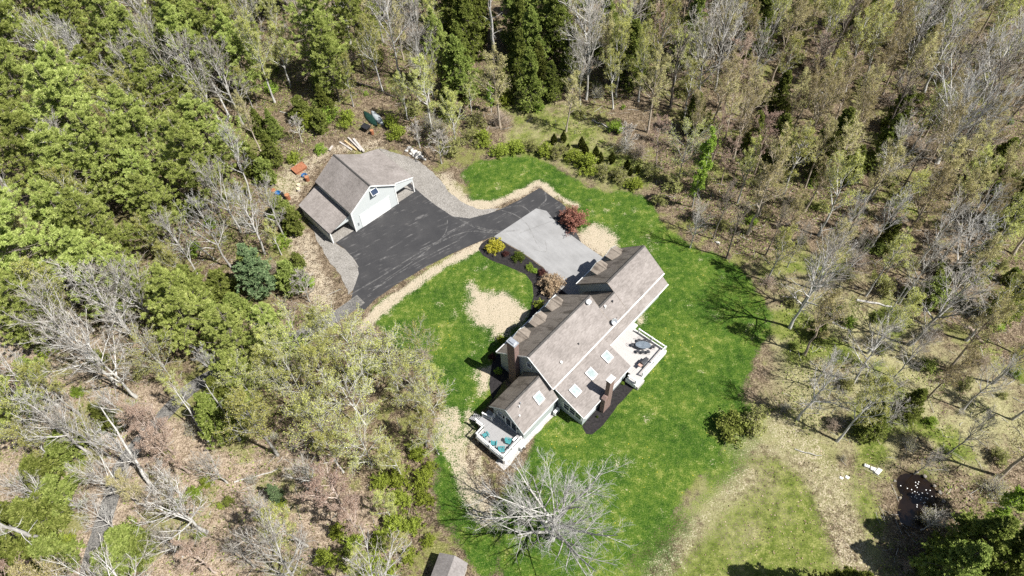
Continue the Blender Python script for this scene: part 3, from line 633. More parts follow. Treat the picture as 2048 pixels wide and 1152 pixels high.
# ================================================================== decks
def railing(parent, pts, zf_, h=.95, closed=False, skip=()):
    for i, (p, q) in enumerate(zip(pts[:-1], pts[1:])):
        if i in skip: continue
        p3 = lambda p_, z: (p_[0], p_[1], z)
        MB().bar(p3(p, zf_ + h), p3(q, zf_ + h), .14, .06).build('top_rail', M['white'], parent)
        MB().bar(p3(p, zf_ + .12), p3(q, zf_ + .12), .06, .08).build('bottom_rail', M['white'], parent)
        L = math.dist(p, q); n = max(2, int(L / .15)); b = MB()
        for k_ in range(1, n):
            x = p[0] + (q[0] - p[0]) * k_ / n; y = p[1] + (q[1] - p[1]) * k_ / n; b.box(x - .012, x + .012, y - .012, y + .012, zf_ + .13, zf_ + h - .02)
        tag(b.build('balusters', M['white'], parent), kind='stuff')
    for i, p in enumerate(pts):
        MB().box(p[0] - .07, p[0] + .07, p[1] - .07, p[1] + .07, zf_ - .05, zf_ + h + .06).build('post', M['white'], parent)
        MB().hexa([(p[0] - .1, p[1] - .1, zf_ + h + .06), (p[0] + .1, p[1] - .1, zf_ + h + .06), (p[0] + .1, p[1] + .1, zf_ + h + .06), (p[0] - .1, p[1] + .1, zf_ + h + .06)],
                  [(p[0] - .03, p[1] - .03, zf_ + h + .13), (p[0] + .03, p[1] - .03, zf_ + h + .13), (p[0] + .03, p[1] + .03, zf_ + h + .13), (p[0] - .03, p[1] + .03, zf_ + h + .13)]).build('post_cap', M['white'], parent)
def boards(parent, u0, u1, v0, v1, z, mat, along='u', w=.145):
    """floor boards with narrow open joints, one child each"""
    a0, a1 = (v0, v1) if along == 'u' else (u0, u1); n = int((a1 - a0) / w)
    me = None
    for k_ in range(n):
        s_ = a0 + (a1 - a0) * k_ / n; e_ = a0 + (a1 - a0) * (k_ + 1) / n - .007
        if me is None:
            o = (MB().box(u0, u1, 0, e_ - s_, -.035, 0) if along == 'u' else MB().box(0, e_ - s_, v0, v1, -.035, 0)).build('deck_board', M[mat], parent); me = o.data
        else:
            o = bpy.data.objects.new('deck_board', me); COL.objects.link(o); o.parent = parent
        o.location = ((0, s_, z) if along == 'u' else (s_, 0, z))
deck = empty('deck', (HX, HY, 0), HYAW, 'large pale rear deck with white railing, dining table and grill beside the sunroom', 'deck')
boards(deck, 9.68, 15.35, -4.55, -.13, 1.06, 'deck_board'); boards(deck, 8.85, 15.35, -5.95, -4.56, 1.06, 'deck_board')
MB().box(9.7, 15.3, -5.9, -.15, .82, 1.018).box(8.9, 9.7, -5.9, -4.6, .82, 1.018).build('joists', M['wood'], deck)
MB().box(8.8, 15.4, -6.02, -5.955, .30, 1.05).box(15.355, 15.41, -5.95, -.55, .30, 1.05).box(8.79, 8.845, -5.95, -4.5, .3, 1.05).build('skirt', M['white'], deck)
b = MB()
for u_ in (9.1, 11, 13, 15.1):
    for v_ in (-5.7, -3.2): MB().box(u_ - .07, u_ + .07, v_ - .07, v_ + .07, -.3, .82).build('support_post', M['wood'], deck)
railing(deck, [(15.2, -1.75), (15.22, -3.7), (15.25, -5.82), (12.75, -5.84), (10.35, -5.86)], 1.06)
railing(deck, [(8.95, -4.75), (8.95, -5.85)], 1.06, .8)
MB().box(8.9, 10.3, -6.32, -6.03, -.05, .7).build('step', M['deck_board'], deck)
step_o = MB().box(15.0, 16.6, -.75, -.1, .0, .25).build('stone_step', M['slab']); step_o.matrix_world = Matrix.Translation((HX, HY, 0)) @ Matrix.Rotation(HYAW, 4, 'Z')
tag(step_o, 'pale rectangular stone step in the grass beside the top corner of the big deck', 'step')
sdeck = empty('deck', (HX, HY, 0), HYAW, 'small raised side deck with white railing holding four teal chairs', 'deck')
boards(sdeck, -9.2, -5.62, -.38, 3.95, 1.45, 'deck_grey', 'v'); boards(sdeck, -7.75, -5.62, 3.96, 5.25, 1.45, 'deck_grey', 'v')
MB().box(-9.15, -5.65, -.33, 3.9, 1.2, 1.41).box(-7.7, -5.65, 3.9, 5.2, 1.2, 1.41).build('joists', M['wood'], sdeck)
MB().box(-9.26, -9.205, -.45, 4.02, 1.1, 1.44).box(-9.25, -5.7, -.45, -.385, 1.1, 1.44).box(-7.81, -7.755, 4.0, 5.25, 1.1, 1.44).build('skirt', M['white'], sdeck)
b = MB()
for u_, v_ in ((-9.1, -.3), (-9.1, 1.8), (-9.1, 3.8), (-7.6, 5.1), (-5.9, -.3), (-7.5, -.3)): MB().box(u_ - .08, u_ + .08, v_ - .08, v_ + .08, -.3, 1.2).build('support_post', M['wood'], sdeck)
railing(sdeck, [(-6.05, -.3), (-7.6, -.32), (-9.12, -.34), (-9.14, 1.85), (-9.12, 3.9), (-7.85, 3.96)], 1.45)
railing(sdeck, [(-7.85, 3.96), (-7.88, 5.2)], 1.45)
railing(sdeck, [(-6.75, 5.15), (-6.45, 3.95), (-5.95, 4.0)], 1.45)
for u_ in (-8.72, -8.0, -7.28, -6.56, -5.95): MB().box(u_ - .34, u_ + .34, -.475, -.452, .05, 1.1).build('skirt_panel', M['white'], sdeck)
b = MB()
for k_ in range(5): MB().box(-7.7, -6.75, 5.26 + k_ * .28, 5.26 + k_ * .28 + .27, 1.2 - k_ * .24, 1.24 - k_ * .24).build('stair_tread', M['deck_grey'], sdeck)

# ================================================================== things on and around the decks
def adirondack(u, v, rz_, label):
    r = empty('adirondack_chair', hw(u, v, 1.45), HYAW + rz_, label, 'chair', 'teal chairs on the side deck')
    r.scale = (.84, .84, .84)
    b = MB()
    for k_ in range(5): b.obox((0, -.22 + k_ * .115, .34 - k_ * .022), (1, 0, 0), (0, 1, -.19), (0, .19, 1), .54, .10, .025)
    b.build('seat', M['teal'], r)
    b = MB()
    for k_ in range(5):
        x = -.22 + k_ * .11; b.obox((x, .44, .62 - abs(k_ - 2) * .015), (1, 0, 0), (0, .38, .92), (0, -.92, .38), .10, .80 - abs(k_ - 2) * .05, .025)
    b.build('backrest', M['teal'], r)
    for s_ in (-1, 1):
        MB().obox((s_ * .36, .05, .55), (1, 0, 0), (0, 1, 0), (0, 0, 1), .14, .72, .03).build('armrest', M['teal'], r)
        MB().box(s_ * .33 - .02, s_ * .33 + .02, -.30, -.19, 0, .54).build('leg', M['teal'], r)
        MB().bar((s_ * .29, -.26, .30), (s_ * .29, .55, .04), .03, .12).build('leg', M['teal'], r)
    return r
adirondack(-8.35, 3.2, 2.9, 'teal chair nearest the open corner of the side deck, farthest from the wall')
adirondack(-8.45, 1.75, 2.2, 'teal chair in the middle of the side deck along the outer rail')
adirondack(-7.15, .55, .35, 'teal chair nearest the house wall with its back to the white rail')
adirondack(-8.4, .45, .75, 'teal chair in the lowest corner of the side deck')
st_o = empty('side_table', hw(-6.55, .15, 1.45), HYAW, 'small white folding table in the deck corner next to the wall', 'table')
MB().box(-.28, .28, -.2, .2, .48, .52).build('tabletop', M['white'], st_o)
for x, y in ((-.22, -.15), (.22, -.15), (-.22, .15), (.22, .15)): MB().cyl((x, y, 0), (x, y, .48), .018, n=6).build('leg', M['white'], st_o)
tb = empty('patio_table', hw(13.75, -3.45, 1.06), HYAW - .95, 'long oval dark glass dining table on the rear deck', 'table')
MB().lathe((0, 0, .68), [(.02, 0), (.5, 0), (.52, .02), (.5, .04), (.02, .04)], 24, 1.9, 1.05).build('tabletop', mottled('smoked_glass', (.10, .12, .14), (.20, .23, .26), 2.0, 0.12, spec=.7), tb)
for x in (-.65, .65):
    for y in (-.3, .3): MB().cyl((x * 1.1, y * 1.1, 0), (x, y, .68), .025, n=6).build('leg', M['dark_metal'], tb)
def wire_chair(x, y, rz_, label):
    c, s_ = math.cos(HYAW - .95), math.sin(HYAW - .95); w0 = hw(13.75, -3.45, 1.06)
    r = empty('patio_chair', (w0[0] + c * x - s_ * y, w0[1] + s_ * x + c * y, 1.06), HYAW - .95 + rz_, label, 'chair', 'wire chairs round the patio table')
    b = MB(); b.lathe((0, 0, .42), [(.02, 0), (.24, 0), (.25, .02), (.24, .03), (.02, .03)], 14); b.build('seat', M['dark_metal'], r)
    b = MB(); P = [(math.cos(t) * .27, .24 + .05 * math.sin(t), .62 + .28 * math.sin(t)) for t in np.linspace(-.4, math.pi + .4, 12)]
    for p, q in zip(P[:-1], P[1:]): b.cyl(p, q, .014, n=5)
    for k_ in range(-2, 3): b.cyl((k_ * .08, .2, .44), (k_ * .09, .28, .84 - abs(k_) * .03), .008, n=4)
    b.build('backrest', M['dark_metal'], r)
    for x_, y_ in ((-.18, -.18), (.18, -.18), (-.18, .18), (.18, .18)): MB().cyl((x_ * 1.15, y_ * 1.15, 0), (x_, y_, .42), .014, n=5).build('leg', M['dark_metal'], r)
wl = [(-.5, .78, 0, 'dark wire chair on the railing side of the oval table, left one'), (.15, .80, 0, 'dark wire chair on the railing side of the oval table, middle one'), (.75, .74, 0, 'dark wire chair on the railing side of the oval table, right one'),
      (-1.25, .1, 1.57, 'dark wire chair at the house end of the oval table'), (-.62, -.82, 3.14, 'dark wire chair on the house side of the table, left one'), (0, -.85, 3.14, 'dark wire chair on the house side of the table, middle one'), (.65, -.78, 3.14, 'dark wire chair on the house side of the table, right one'), (1.25, 0, -1.57, 'dark wire chair at the outer railing end of the oval table')]
for a_ in wl: wire_chair(*a_)
gr = empty('grill', hw(11.75, -4.95, 1.06), HYAW - .05, 'black barbecue grill with brown side shelf on the rear deck', 'grill')
MB().box(-.42, .42, -.28, .28, .10, .72).build('cabinet', M['dark_metal'], gr, .02)
MB().prism([(-.28, .74), (.28, .74), (.26, .92), (.12, 1.06), (-.12, 1.06), (-.26, .92)], -.42, .42).build('lid', M['dark_metal'], gr)
MB().box(-.85, -.43, -.25, .25, .72, .76).build('side_shelf', mottled('shelf', (.34, .22, .18), (.42, .29, .24), 3), gr)
MB().box(.43, .80, -.25, .25, .72, .76).build('side_shelf', M['dark_metal'], gr)
MB().bar((-.3, -.34, .86), (.3, -.34, .86), .03, .03).build('handle', M['metal'], gr)
for x in (-.36, .36):
    for y in (-.22, .22): MB().cyl((x, y, 0), (x, y, .1), .05, n=8).build('wheel', M['black'], gr)
def ac(u, v, rz_, label, w=.85):
    r = empty('heat_pump', hw(u, v, .0), HYAW + rz_, label, 'heat pump', 'white outdoor units by the end wing')
    MB().box(-w / 2, w / 2, -.18, .18, .28, .98).build('casing', M['white'], r, .02)
    b = MB().lathe((0, 0, 0), [(.02, 0), (.27, 0), (.27, .02), (.02, .02)], 16); f = b.build('fan_grille', M['dark_metal'], r); f.location = (-.1, -.185, .63); f.rotation_euler = (math.pi / 2, 0, 0)
    for x in (-.3, .3): MB().box(x - .04, x + .04, -.2, .2, 0, .28).build('foot', M['metal'], r)
ac(-.15, -.78, 0, 'white heat pump unit in the dark corner between sunroom and end wing'); ac(-6.3, -.72, 0, 'white heat pump unit beside the side deck on the pale stones', .7)

# ================================================================== detached garage
garage = empty('garage', (GX, GY, 0), GYAW, 'pale blue-grey two storey garage with white door and open lean-tos', 'garage')
W_, L_, EZ, RZ = 8.15, 8.97, 4.26, 6.98
gs = (RZ - EZ) / (W_ / 2)
MB().prism([(.18, -.3), (W_ - .18, -.3), (W_ - .18, EZ - .12), (W_ / 2, RZ - .24), (.18, EZ - .12)], .3, L_ - .2, 'y').build('wall', M['garage_siding'], garage)
def groof(q, mat='garage_shingle', t=.14): return MB().slab(q, t).build('roof', M[mat], garage)
groof([(0, 0, EZ), (W_ / 2, 0, RZ), (W_ / 2, L_, RZ), (0, L_, EZ)])
groof([(W_ / 2 + .003, 0, RZ), (W_, 0, EZ), (W_, L_, EZ), (W_ / 2 + .003, L_, RZ)])
groof([(W_ + .003, .35, EZ - .02), (W_ + 3.3, .35, 3.2), (W_ + 3.3, L_, 3.2), (W_ + .003, L_, EZ - .02)])
groof([(-3.72, .62, 2.45), (.17, 1.1, 3.08), (.17, 9.4, 3.08), (-3.82, 8.5, 2.45)])
MB().prism([(W_ / 2 - .16, RZ - .09), (W_ / 2 - .05, RZ + .05), (W_ / 2 + .05, RZ + .05), (W_ / 2 + .16, RZ - .09)], .01, L_ - .01, 'y').build('ridge_vent', M['ridge'], garage)
b = MB()
for s_ in (0, 1):
    MB().bar((W_ / 2, -.025, RZ - .10), (W_ * s_, -.025, EZ - .10), .05, .18).build('rake_board', M['white'], garage)
MB().bar((W_, .32, EZ - .12), (W_ + 3.3, .32, 3.08), .05, .18).build('rake_board', M['white'], garage)
MB().box(-.03, -.005, .0, L_, EZ - .16, EZ - .03).build('fascia', M['ridge'], garage)
# lean-to fronts, posts and shaded insides
MB().prism([(W_ - .17, 2.35), (W_ + 3.2, 2.35), (W_ + 3.2, 3.05), (W_ - .17, EZ - .2)], .42, .52, 'y').build('lean_to_front', M['garage_siding'], garage)
MB().prism([(-3.6, 2.05), (.17, 2.05), (.17, 2.9), (-3.6, 2.30)], 1.05, 1.13, 'y').build('lean_to_front', M['garage_siding'], garage)
MB().box(W_ + 3.08, W_ + 3.22, .42, .56, -.2, 2.4).build('post', M['white'], garage)
MB().box(W_ + 3.08, W_ + 3.22, L_ - .5, L_ - .36, -.2, 2.9).build('post', M['white'], garage)
MB().box(-3.62, -3.46, .80, .96, -.2, 2.4).build('post', M['white'], garage)
MB().box(-3.62, -3.46, 8.0, 8.16, -.2, 2.4).build('post', M['white'], garage)
MB().box(-3.6, -3.5, 1.2, 8.0, -.2, 1.5).build('lean_to_wall', M['garage_siding'], garage)
MB().box(-3.6, .17, 8.2, 8.3, -.2, 2.5).build('lean_to_wall', M['garage_siding'], garage)
MB().box(W_ - .17, W_ + 3.2, L_ - .35, L_ - .25, -.2, 3.0).build('lean_to_wall', M['garage_siding'], garage)
MB().box(-3.55, .17, .7, 8.2, -.1, .06).build('lean_to_floor', M['gravel'], garage); MB().box(W_ - .17, W_ + 3.1, .45, L_ - .4, -.1, .06).build('lean_to_floor', M['gravel'], garage)
gd = MB().box(1.42, 6.68, .285, .31, .0, 2.42).build('garage_door', M['white'], garage)
for k_ in range(4): MB().box(1.55, 6.55, .245, .283, .04 + k_ * .575, .04 + k_ * .575 + .56).build('door_panel', M['white'], gd)
b = MB(); b.box(6.69, 6.80, .26, .298, 0, 2.55); b.box(1.30, 1.41, .26, .298, 0, 2.55); b.box(1.30, 6.80, .255, .297, 2.55, 2.67); b.build('door_trim', M['garage_siding'], garage)
for u_ in (.18, W_ - .18): MB().box(u_ - .08, u_ + .08, .24, .40, -.2, EZ - .2).build('corner_board', M['white'], garage)
sp = MB().obox((4.45, -.1, 5.55), (1, 0, 0), (0, .62, .78), (0, -.78, .62), 1.15, .9, .05).build('solar_panel', M['white'], garage)
MB().obox((4.45, -.123, 5.568), (1, 0, 0), (0, .62, .78), (0, -.78, .62), 1.02, .78, .05).build('cells', mottled('solar_cells', (.02, .032, .06), (.04, .055, .09), 2, .15, spec=.6), sp)
MB().bar((4.45, .3, 5.3), (4.45, -.1, 5.5), .05, .05).build('bracket', M['metal'], sp)
b = MB().box(.75, .95, .22, .30, .9, 1.5); b.build('keypad_box', M['metal'], garage)

# ================================================================== shed at the lower edge
sa = np.array([-9.13, 22.11]); sb = np.array([-10.01, 19.76]); d_ = (sa - sb) / np.linalg.norm(sa - sb); syaw = math.atan2(d_[1], d_[0]) - math.pi / 2
shed = empty('shed', (sa[0], sa[1], 0), syaw, 'small garden shed with pale weathered roof at the bottom edge below the bare tree', 'shed')
sw = 3.25
MB().prism([(.2, -.2), (sw - .2, -.2), (sw - .2, 2.0), (sw / 2 + .2, 2.75), (.2, 2.0)], -4.8, -.2, 'y').build('wall', M['wood'], shed)
rd = sw / 2 + .2
MB().slab([(0, -5, 1.95), (rd, -5, 2.9), (rd, 0, 2.9), (0, 0, 1.95)], .1).build('roof', M['shed_roof'], shed)
MB().slab([(rd + .003, -5, 2.9), (sw, -5, 1.95), (sw, -.1, 1.95), (rd + .003, 0, 2.9)], .1).build('roof', M['shed_roof'], shed)
MB().box(1.2, 2.1, -.2, -.15, .0, 1.9).build('door', M['wood'], shed)

# ================================================================== small things about the yard
def at_ground(px, py): p = site(px, py); return (float(p[0]), float(p[1]), 0.0)
def drum(px, py, h, r, mat, label, cat='barrel', group='barrels behind the garage', lean=0.0):
    x, y, _ = at_ground(px, py); o = empty('barrel', (x, y, 0), 0, label, cat, group); o.rotation_euler = (lean, 0, 0)
    MB().lathe((0, 0, -.02), [(r * .97, 0), (r, .03), (r, h * .32), (r * 1.04, h * .34), (r, h * .36), (r, h * .64), (r * 1.04, h * .66), (r, h * .68), (r, h), (r * .93, h), (r * .92, h - .12), (.01, h - .12)], 16).build('drum', M[mat], o)
    b = MB(); n = 16
    b.lathe((0, 0, h - .04), [(r * .9, 0), (r * 1.05, 0), (r * 1.05, .06), (r * .9, .06)], 16).build('rim', M['orange_rust' if mat == 'rust' else mat], o)
drum(616, 362, .9, .32, 'rust', 'rusty open steel barrel beside the blue tub, nearest the garage roof'); drum(577, 398, .95, .34, 'rust', 'rusty steel barrel at the edge of the left shrubs beyond the lean-to')
drum(745, 268, .8, .28, 'rust', 'small orange rusty drum beside the tipped black cart behind the garage'); drum(566, 392, .6, .24, 'black', 'short black drum between the blue tub and the rusty barrel')
def tub(px, py, label):
    x, y, _ = at_ground(px, py); o = empty('tub', (x, y, 0), .4, label, 'tub', 'blue tubs behind the garage')
    MB().lathe((0, 0, 0), [(.30, 0), (.38, .45), (.42, .46), (.42, .50), (.36, .50), (.29, .05), (.01, .05)], 14).build('body', M['blue'], o)
    MB().cyl((-.42, 0, .44), (-.5, 0, .40), .05, n=6).cyl((.42, 0, .44), (.5, 0, .40), .05, n=6).build('handle', M['blue'], o)
tub(609.5, 354, 'blue plastic tub between the rusty metal box and the barrel'); tub(557, 389, 'blue plastic tub at the far left of the yard junk')
x, y, _ = at_ground(600, 341); o = empty('metal_bin', (x, y, 0), .75, 'flat lidded rusty brown metal bin left of the garage', 'bin')
MB().box(-1.0, 1.0, -.65, .65, .0, .55).build('body', M['rust'], o); MB().slab([(-1.08, -.72, .60), (1.08, -.72, .60), (1.08, .72, .74), (-1.08, .72, .74)], .05).build('lid', M['rust'], o)
for i, (px, py, lab) in enumerate(((597.7, 371.5, 'round pale cut log end standing by the lean-to, upper of the two'), (597.3, 380, 'round pale cut log end standing by the lean-to, lower of the two'))):
    x, y, _ = at_ground(px, py); o = empty('cut_log', (x, y, 0), 0, lab, 'log', 'cut log rounds')
    MB().cyl((0, 0, -.05), (0, 0, .32), .30, .28, 14).build('bark', M['wood'], o); MB().cyl((0, 0, .321), (0, 0, .345), .275, .27, 14).build('cut_face', M['stump'], o)
def ring(px, py, lab):
    x, y, _ = at_ground(px, py); o = empty('wheel_rim', (x, y, 0), 0, lab, 'wheel rim', 'orange rims')
    P = [(.26, 0), (.36, .0), (.40, .10), (.36, .2), (.26, .2), (.24, .1), (.26, 0)]
    MB().lathe((0, 0, 0), P[:-1], 16).build('rim', M['orange_rust'], o); MB().cyl((0, 0, .06), (0, 0, .12), .25, n=12).build('disc', M['rust'], o)
ring(602, 348, 'orange rusty wheel rim lying beside the metal bin'); ring(546, 381, 'orange rusty wheel rim lying left of the far blue tub')
# canoes
def canoe(p, q, mat, lab, w=.85):
    a = site(*p); b_ = site(*q); d = (b_ - a)[:2]; L = float(np.linalg.norm(d)) ; c = (a + b_) / 2
    o = empty('canoe', (c[0], c[1], 0), math.atan2(d[1], d[0]), lab, 'canoe', 'upturned canoes'); V = []; F = []; n, k_ = 17, 9
    for i in range(n):
        t = -1 + 2 * i / (n - 1); ww = w / 2 * max(.02, (1 - abs(t) ** 2.6)); hh = .42 * (0.62 + .38 * (1 - t * t))
        for j in range(k_):
            a_ = math.pi * j / (k_ - 1); V.append((t * L / 2, math.cos(a_) * ww, .06 + math.sin(a_) ** .8 * hh))
    for i in range(n - 1):
        for j in range(k_ - 1): F.append((i * k_ + j, i * k_ + j + 1, (i + 1) * k_ + j + 1, (i + 1) * k_ + j))
    MB().add(V, F).build('hull', M[mat], o, smooth=True)
    MB().bar((-L / 2, 0, .36), (L / 2, 0, .36), .03, .05).build('keel', M['dark_metal'], o)
    MB().bar((-.3, -w / 2, .08), (-.3, w / 2, .08), .06, .03).build('thwart', M['wood'], o)
canoe((728, 224), (755, 254), 'canoe_green', 'dark green upturned canoe at the wood edge behind the garage', 1.25); canoe((743, 223), (768, 252), 'tarp', 'grey upturned canoe lying right beside the dark green one', 1.1)
x, y, _ = at_ground(733, 259); o = empty('garden_cart', (x, y, 0), .9, 'tipped black garden cart below the green canoe', 'cart')
MB().hexa([(-.35, -.5, .3), (.35, -.5, .3), (.35, .5, .3), (-.35, .5, .3)], [(-.55, -.75, .75), (.55, -.75, .75), (.55, .75, .7), (-.55, .75, .7)]).build('tray', M['black'], o)
for s_ in (-1, 1): MB().cyl((s_ * .42, -.1, .25), (s_ * .5, -.1, .25), .25, n=14).build('wheel', M['black'], o)
MB().bar((-.4, .7, .6), (-.4, 1.3, .5), .04, .04).bar((.4, .7, .6), (.4, 1.3, .5), .04, .04).build('handle', M['wood'], o)
# timber lying behind the garage
for i, (x0, y0, x1, y1, mt, lab) in enumerate(((920, 490, 1060, 582, 'wood', 'grey plank behind the garage, leftmost of the timber pile'), (978, 478, 1112, 582, 'new_wood', 'orange fresh plank in the timber pile behind the garage'), (1018, 442, 1165, 590, 'wood', 'long grey beam in the timber pile next to the orange plank'),
                                               (1078, 455, 1200, 604, 'wood', 'thick grey beam, rightmost of the timber pile behind the garage'), (840, 540, 800, 590, 'wood', 'short grey board lying left of the timber pile behind the garage'))):
    a = site(520 + x0 / 5.76, 200 + y0 / 5.76); b_ = site(520 + x1 / 5.76, 200 + y1 / 5.76)
    o = MB().bar((a[0], a[1], .12 + .02 * i), (b_[0], b_[1], .14 + .02 * i), .26 if i != 3 else .36, .2 + .015 * i).build('timber', M[mt], None, .02); tag(o, lab, 'timber', 'timber pile')
# rocks
def rock_mesh(name, seed, sx, sy, sz):
    bm = bmesh.new(); bmesh.ops.create_icosphere(bm, subdivisions=2, radius=1.0); r = random.Random(seed)
    pl = [(Vector((r.gauss(0, 1), r.gauss(0, 1), r.gauss(0, .8))).normalized(), r.uniform(.55, .85)) for _ in range(9)]
    for v in bm.verts:
        for n, d in pl:
            e = v.co.dot(n) - d
            if e > 0: v.co -= n * e
        v.co = Vector((v.co.x * sx, v.co.y * sy, v.co.z * sz))
    me = bpy.data.meshes.new(name); bm.to_mesh(me); bm.free(); return me
RM = [rock_mesh('rock', s, 1, .8, .6) for s in range(5)]
for m_ in RM: m_.materials.append(M['rock'])
RMD = [rock_mesh('rock', s + 9, 1, .85, .6) for s in range(3)]
for m_ in RMD: m_.materials.append(M['dark_rock'])
def rock(px, py, r, lab, group, k_=0, dark=False):
    o = bpy.data.objects.new('rock', (RMD[k_ % 3] if dark else RM[k_ % 5])); COL.objects.link(o); x, y, _ = at_ground(px, py)
    o.location = (x, y, r * .2); o.scale = (r, r, r); o.rotation_euler = (0, 0, k_ * 1.3); tag(o, lab, 'rock', group)
pile = [(818, 297, .5), (824, 301, .45), (829, 306, .6), (836, 310, .75), (827, 311, .4), (842, 315, .55), (813, 303, .4), (834, 316, .45), (849, 319, .4), (821, 308, .35)]
wd = ['topmost', 'second', 'third', 'fourth', 'fifth', 'sixth', 'seventh', 'eighth', 'ninth', 'lowest']
for i, (a, b_, r) in enumerate(sorted(pile, key=lambda q: q[1])): rock(a, b_, r, f'pale rock in the heap by the gravel beside the garage, {wd[i]} one', 'rock heap by the gravel', i)
for i, (a, b_, r, lab) in enumerate(((975, 117, .7, 'grey boulder at the left foot of the tall white snag'), (997, 119, .5, 'grey boulder at the right foot of the tall white snag'), (1104, 152, .8, 'pinkish boulder in the shade below the hemlocks'), (1228, 165, .9, 'large boulder half hidden in leaf litter by the tall bare trees'),
                                     (1435, 486, .4, 'small boulder on the litter at the top right lawn edge'), (1955, 648, .5, 'pale rock beside the rotten log at the right'), (982, 498, .28, 'small white stone in the mulch under the yellow bush'))): rock(a, b_, r, lab, 'loose boulders', i, dark=(2 <= i <= 3))
for i, (a, b_, r, lab) in enumerate(((1790, 962, .3, 'rock on the upper left rim of the pond'), (1834, 944, .35, 'rock on the top rim of the pond'), (1850, 953, .4, 'tan rock on the upper right rim of the pond'), (1868, 972, .35, 'rock on the right rim of the pond, upper one'), (1880, 985, .4, 'rock on the right rim of the pond, middle one'), (1886, 1003, .4, 'rock on the right rim of the pond, lower one'), (1800, 995, .3, 'rock on the left rim of the pond'))): rock(a, b_, r * .7, lab, 'rocks round the pond', i + 2, True)
for i, (q, lab) in enumerate((([(432, 180), (500, 205), (495, 240), (430, 215)], 'pale flat stone slab near the pond, top left of three in a row'), ([(515, 215), (590, 240), (565, 285), (510, 255)], 'greyish flat stone slab near the pond, middle of three in a row'), ([(605, 235), (665, 265), (610, 330), (562, 295)], 'white flat stone slab near the pond, largest of three in a row'),
                              ([(120, 340), (172, 365), (150, 388), (112, 365)], 'small white flat stone left of the slab row, left of a pair'), ([(195, 330), (250, 360), (220, 385), (182, 360)], 'small white flat stone left of the slab row, right of a pair'))):
    c = [site(1660 + a / 6.4, 900 + b_ / 6.4) for a, b_ in q]
    o = MB().hexa([(p[0], p[1], -.05) for p in c], [(p[0], p[1], .28 - .05 * (i % 2)) for p in c]).build('stone_slab', M['slab'], None, .03); tag(o, lab, 'stone slab', 'flat stones by the pond')
# petals on the pond
pts = np.array([(1095, 415), (1135, 410), (1125, 435), (1098, 457), (1115, 480), (905, 458), (990, 492), (1045, 508), (1085, 533), (1120, 545), (1055, 553), (1095, 580), (1040, 600), (1085, 603), (1108, 617), (1170, 612), (1158, 637), (1225, 613), (1248, 622), (1230, 512), (1282, 518), (1245, 553), (1305, 595), (1213, 672), (1195, 680), (1115, 703), (1112, 730), (1242, 718), (1325, 700), (1140, 570), (1180, 550)])
b = MB()
for a, c in pts:
    p = site(1660 + a / 6.4, 900 + c / 6.4, -.19)
    b.lathe((p[0], p[1], -.195), [(.01, 0), (.05, .01), (.06, .03), (.01, .025)], 7)
tag(b.build('floating_petals', M['white']), 'scattered white petals floating on the dark pond water', 'petals', kind='stuff')

# ================================================================== plants
def unit(a): return a / (np.linalg.norm(a, axis=-1, keepdims=True) + 1e-12)
def tubes(P, R, k):
    N, n, _ = P.shape; Tn = unit(np.gradient(P, axis=1)); mt = unit(Tn.mean(1, keepdims=True))
    ref = np.where(np.abs(mt[..., 2:3]) < .85, np.array([0, 0, 1.0]), np.array([1.0, 0, 0]))
    A = unit(np.cross(Tn, ref)); B = np.cross(Tn, A); an = 2 * np.pi * np.arange(k) / k
    V = P[:, :, None] + R[:, :, None, None] * (np.cos(an)[None, None, :, None] * A[:, :, None] + np.sin(an)[None, None, :, None] * B[:, :, None])
    I = np.arange(N * n * k).reshape(N, n, k); J = np.roll(I, -1, 2)
    Q = np.stack([I[:, :-1], J[:, :-1], J[:, 1:], I[:, 1:]], -1).reshape(-1, 4)
    return V.reshape(-1, 3), Q
def join(parts):
    V = []; Q = []; n = 0
    for v, q in parts: V.append(v); Q.append(q + n); n += len(v)
    return np.concatenate(V), np.concatenate(Q)
def along(P, t):
    """point and direction at t (N,m) in 0..1 on polylines P (N,n,3)"""
    n = P.shape[1]; s = np.clip(t, 0, .9999) * (n - 1); i = s.astype(int); u = (s - i)[..., None]; r = np.arange(P.shape[0])[:, None]
    a = P[r, i]; b = P[r, i + 1]; return a + (b - a) * u, unit(b - a)
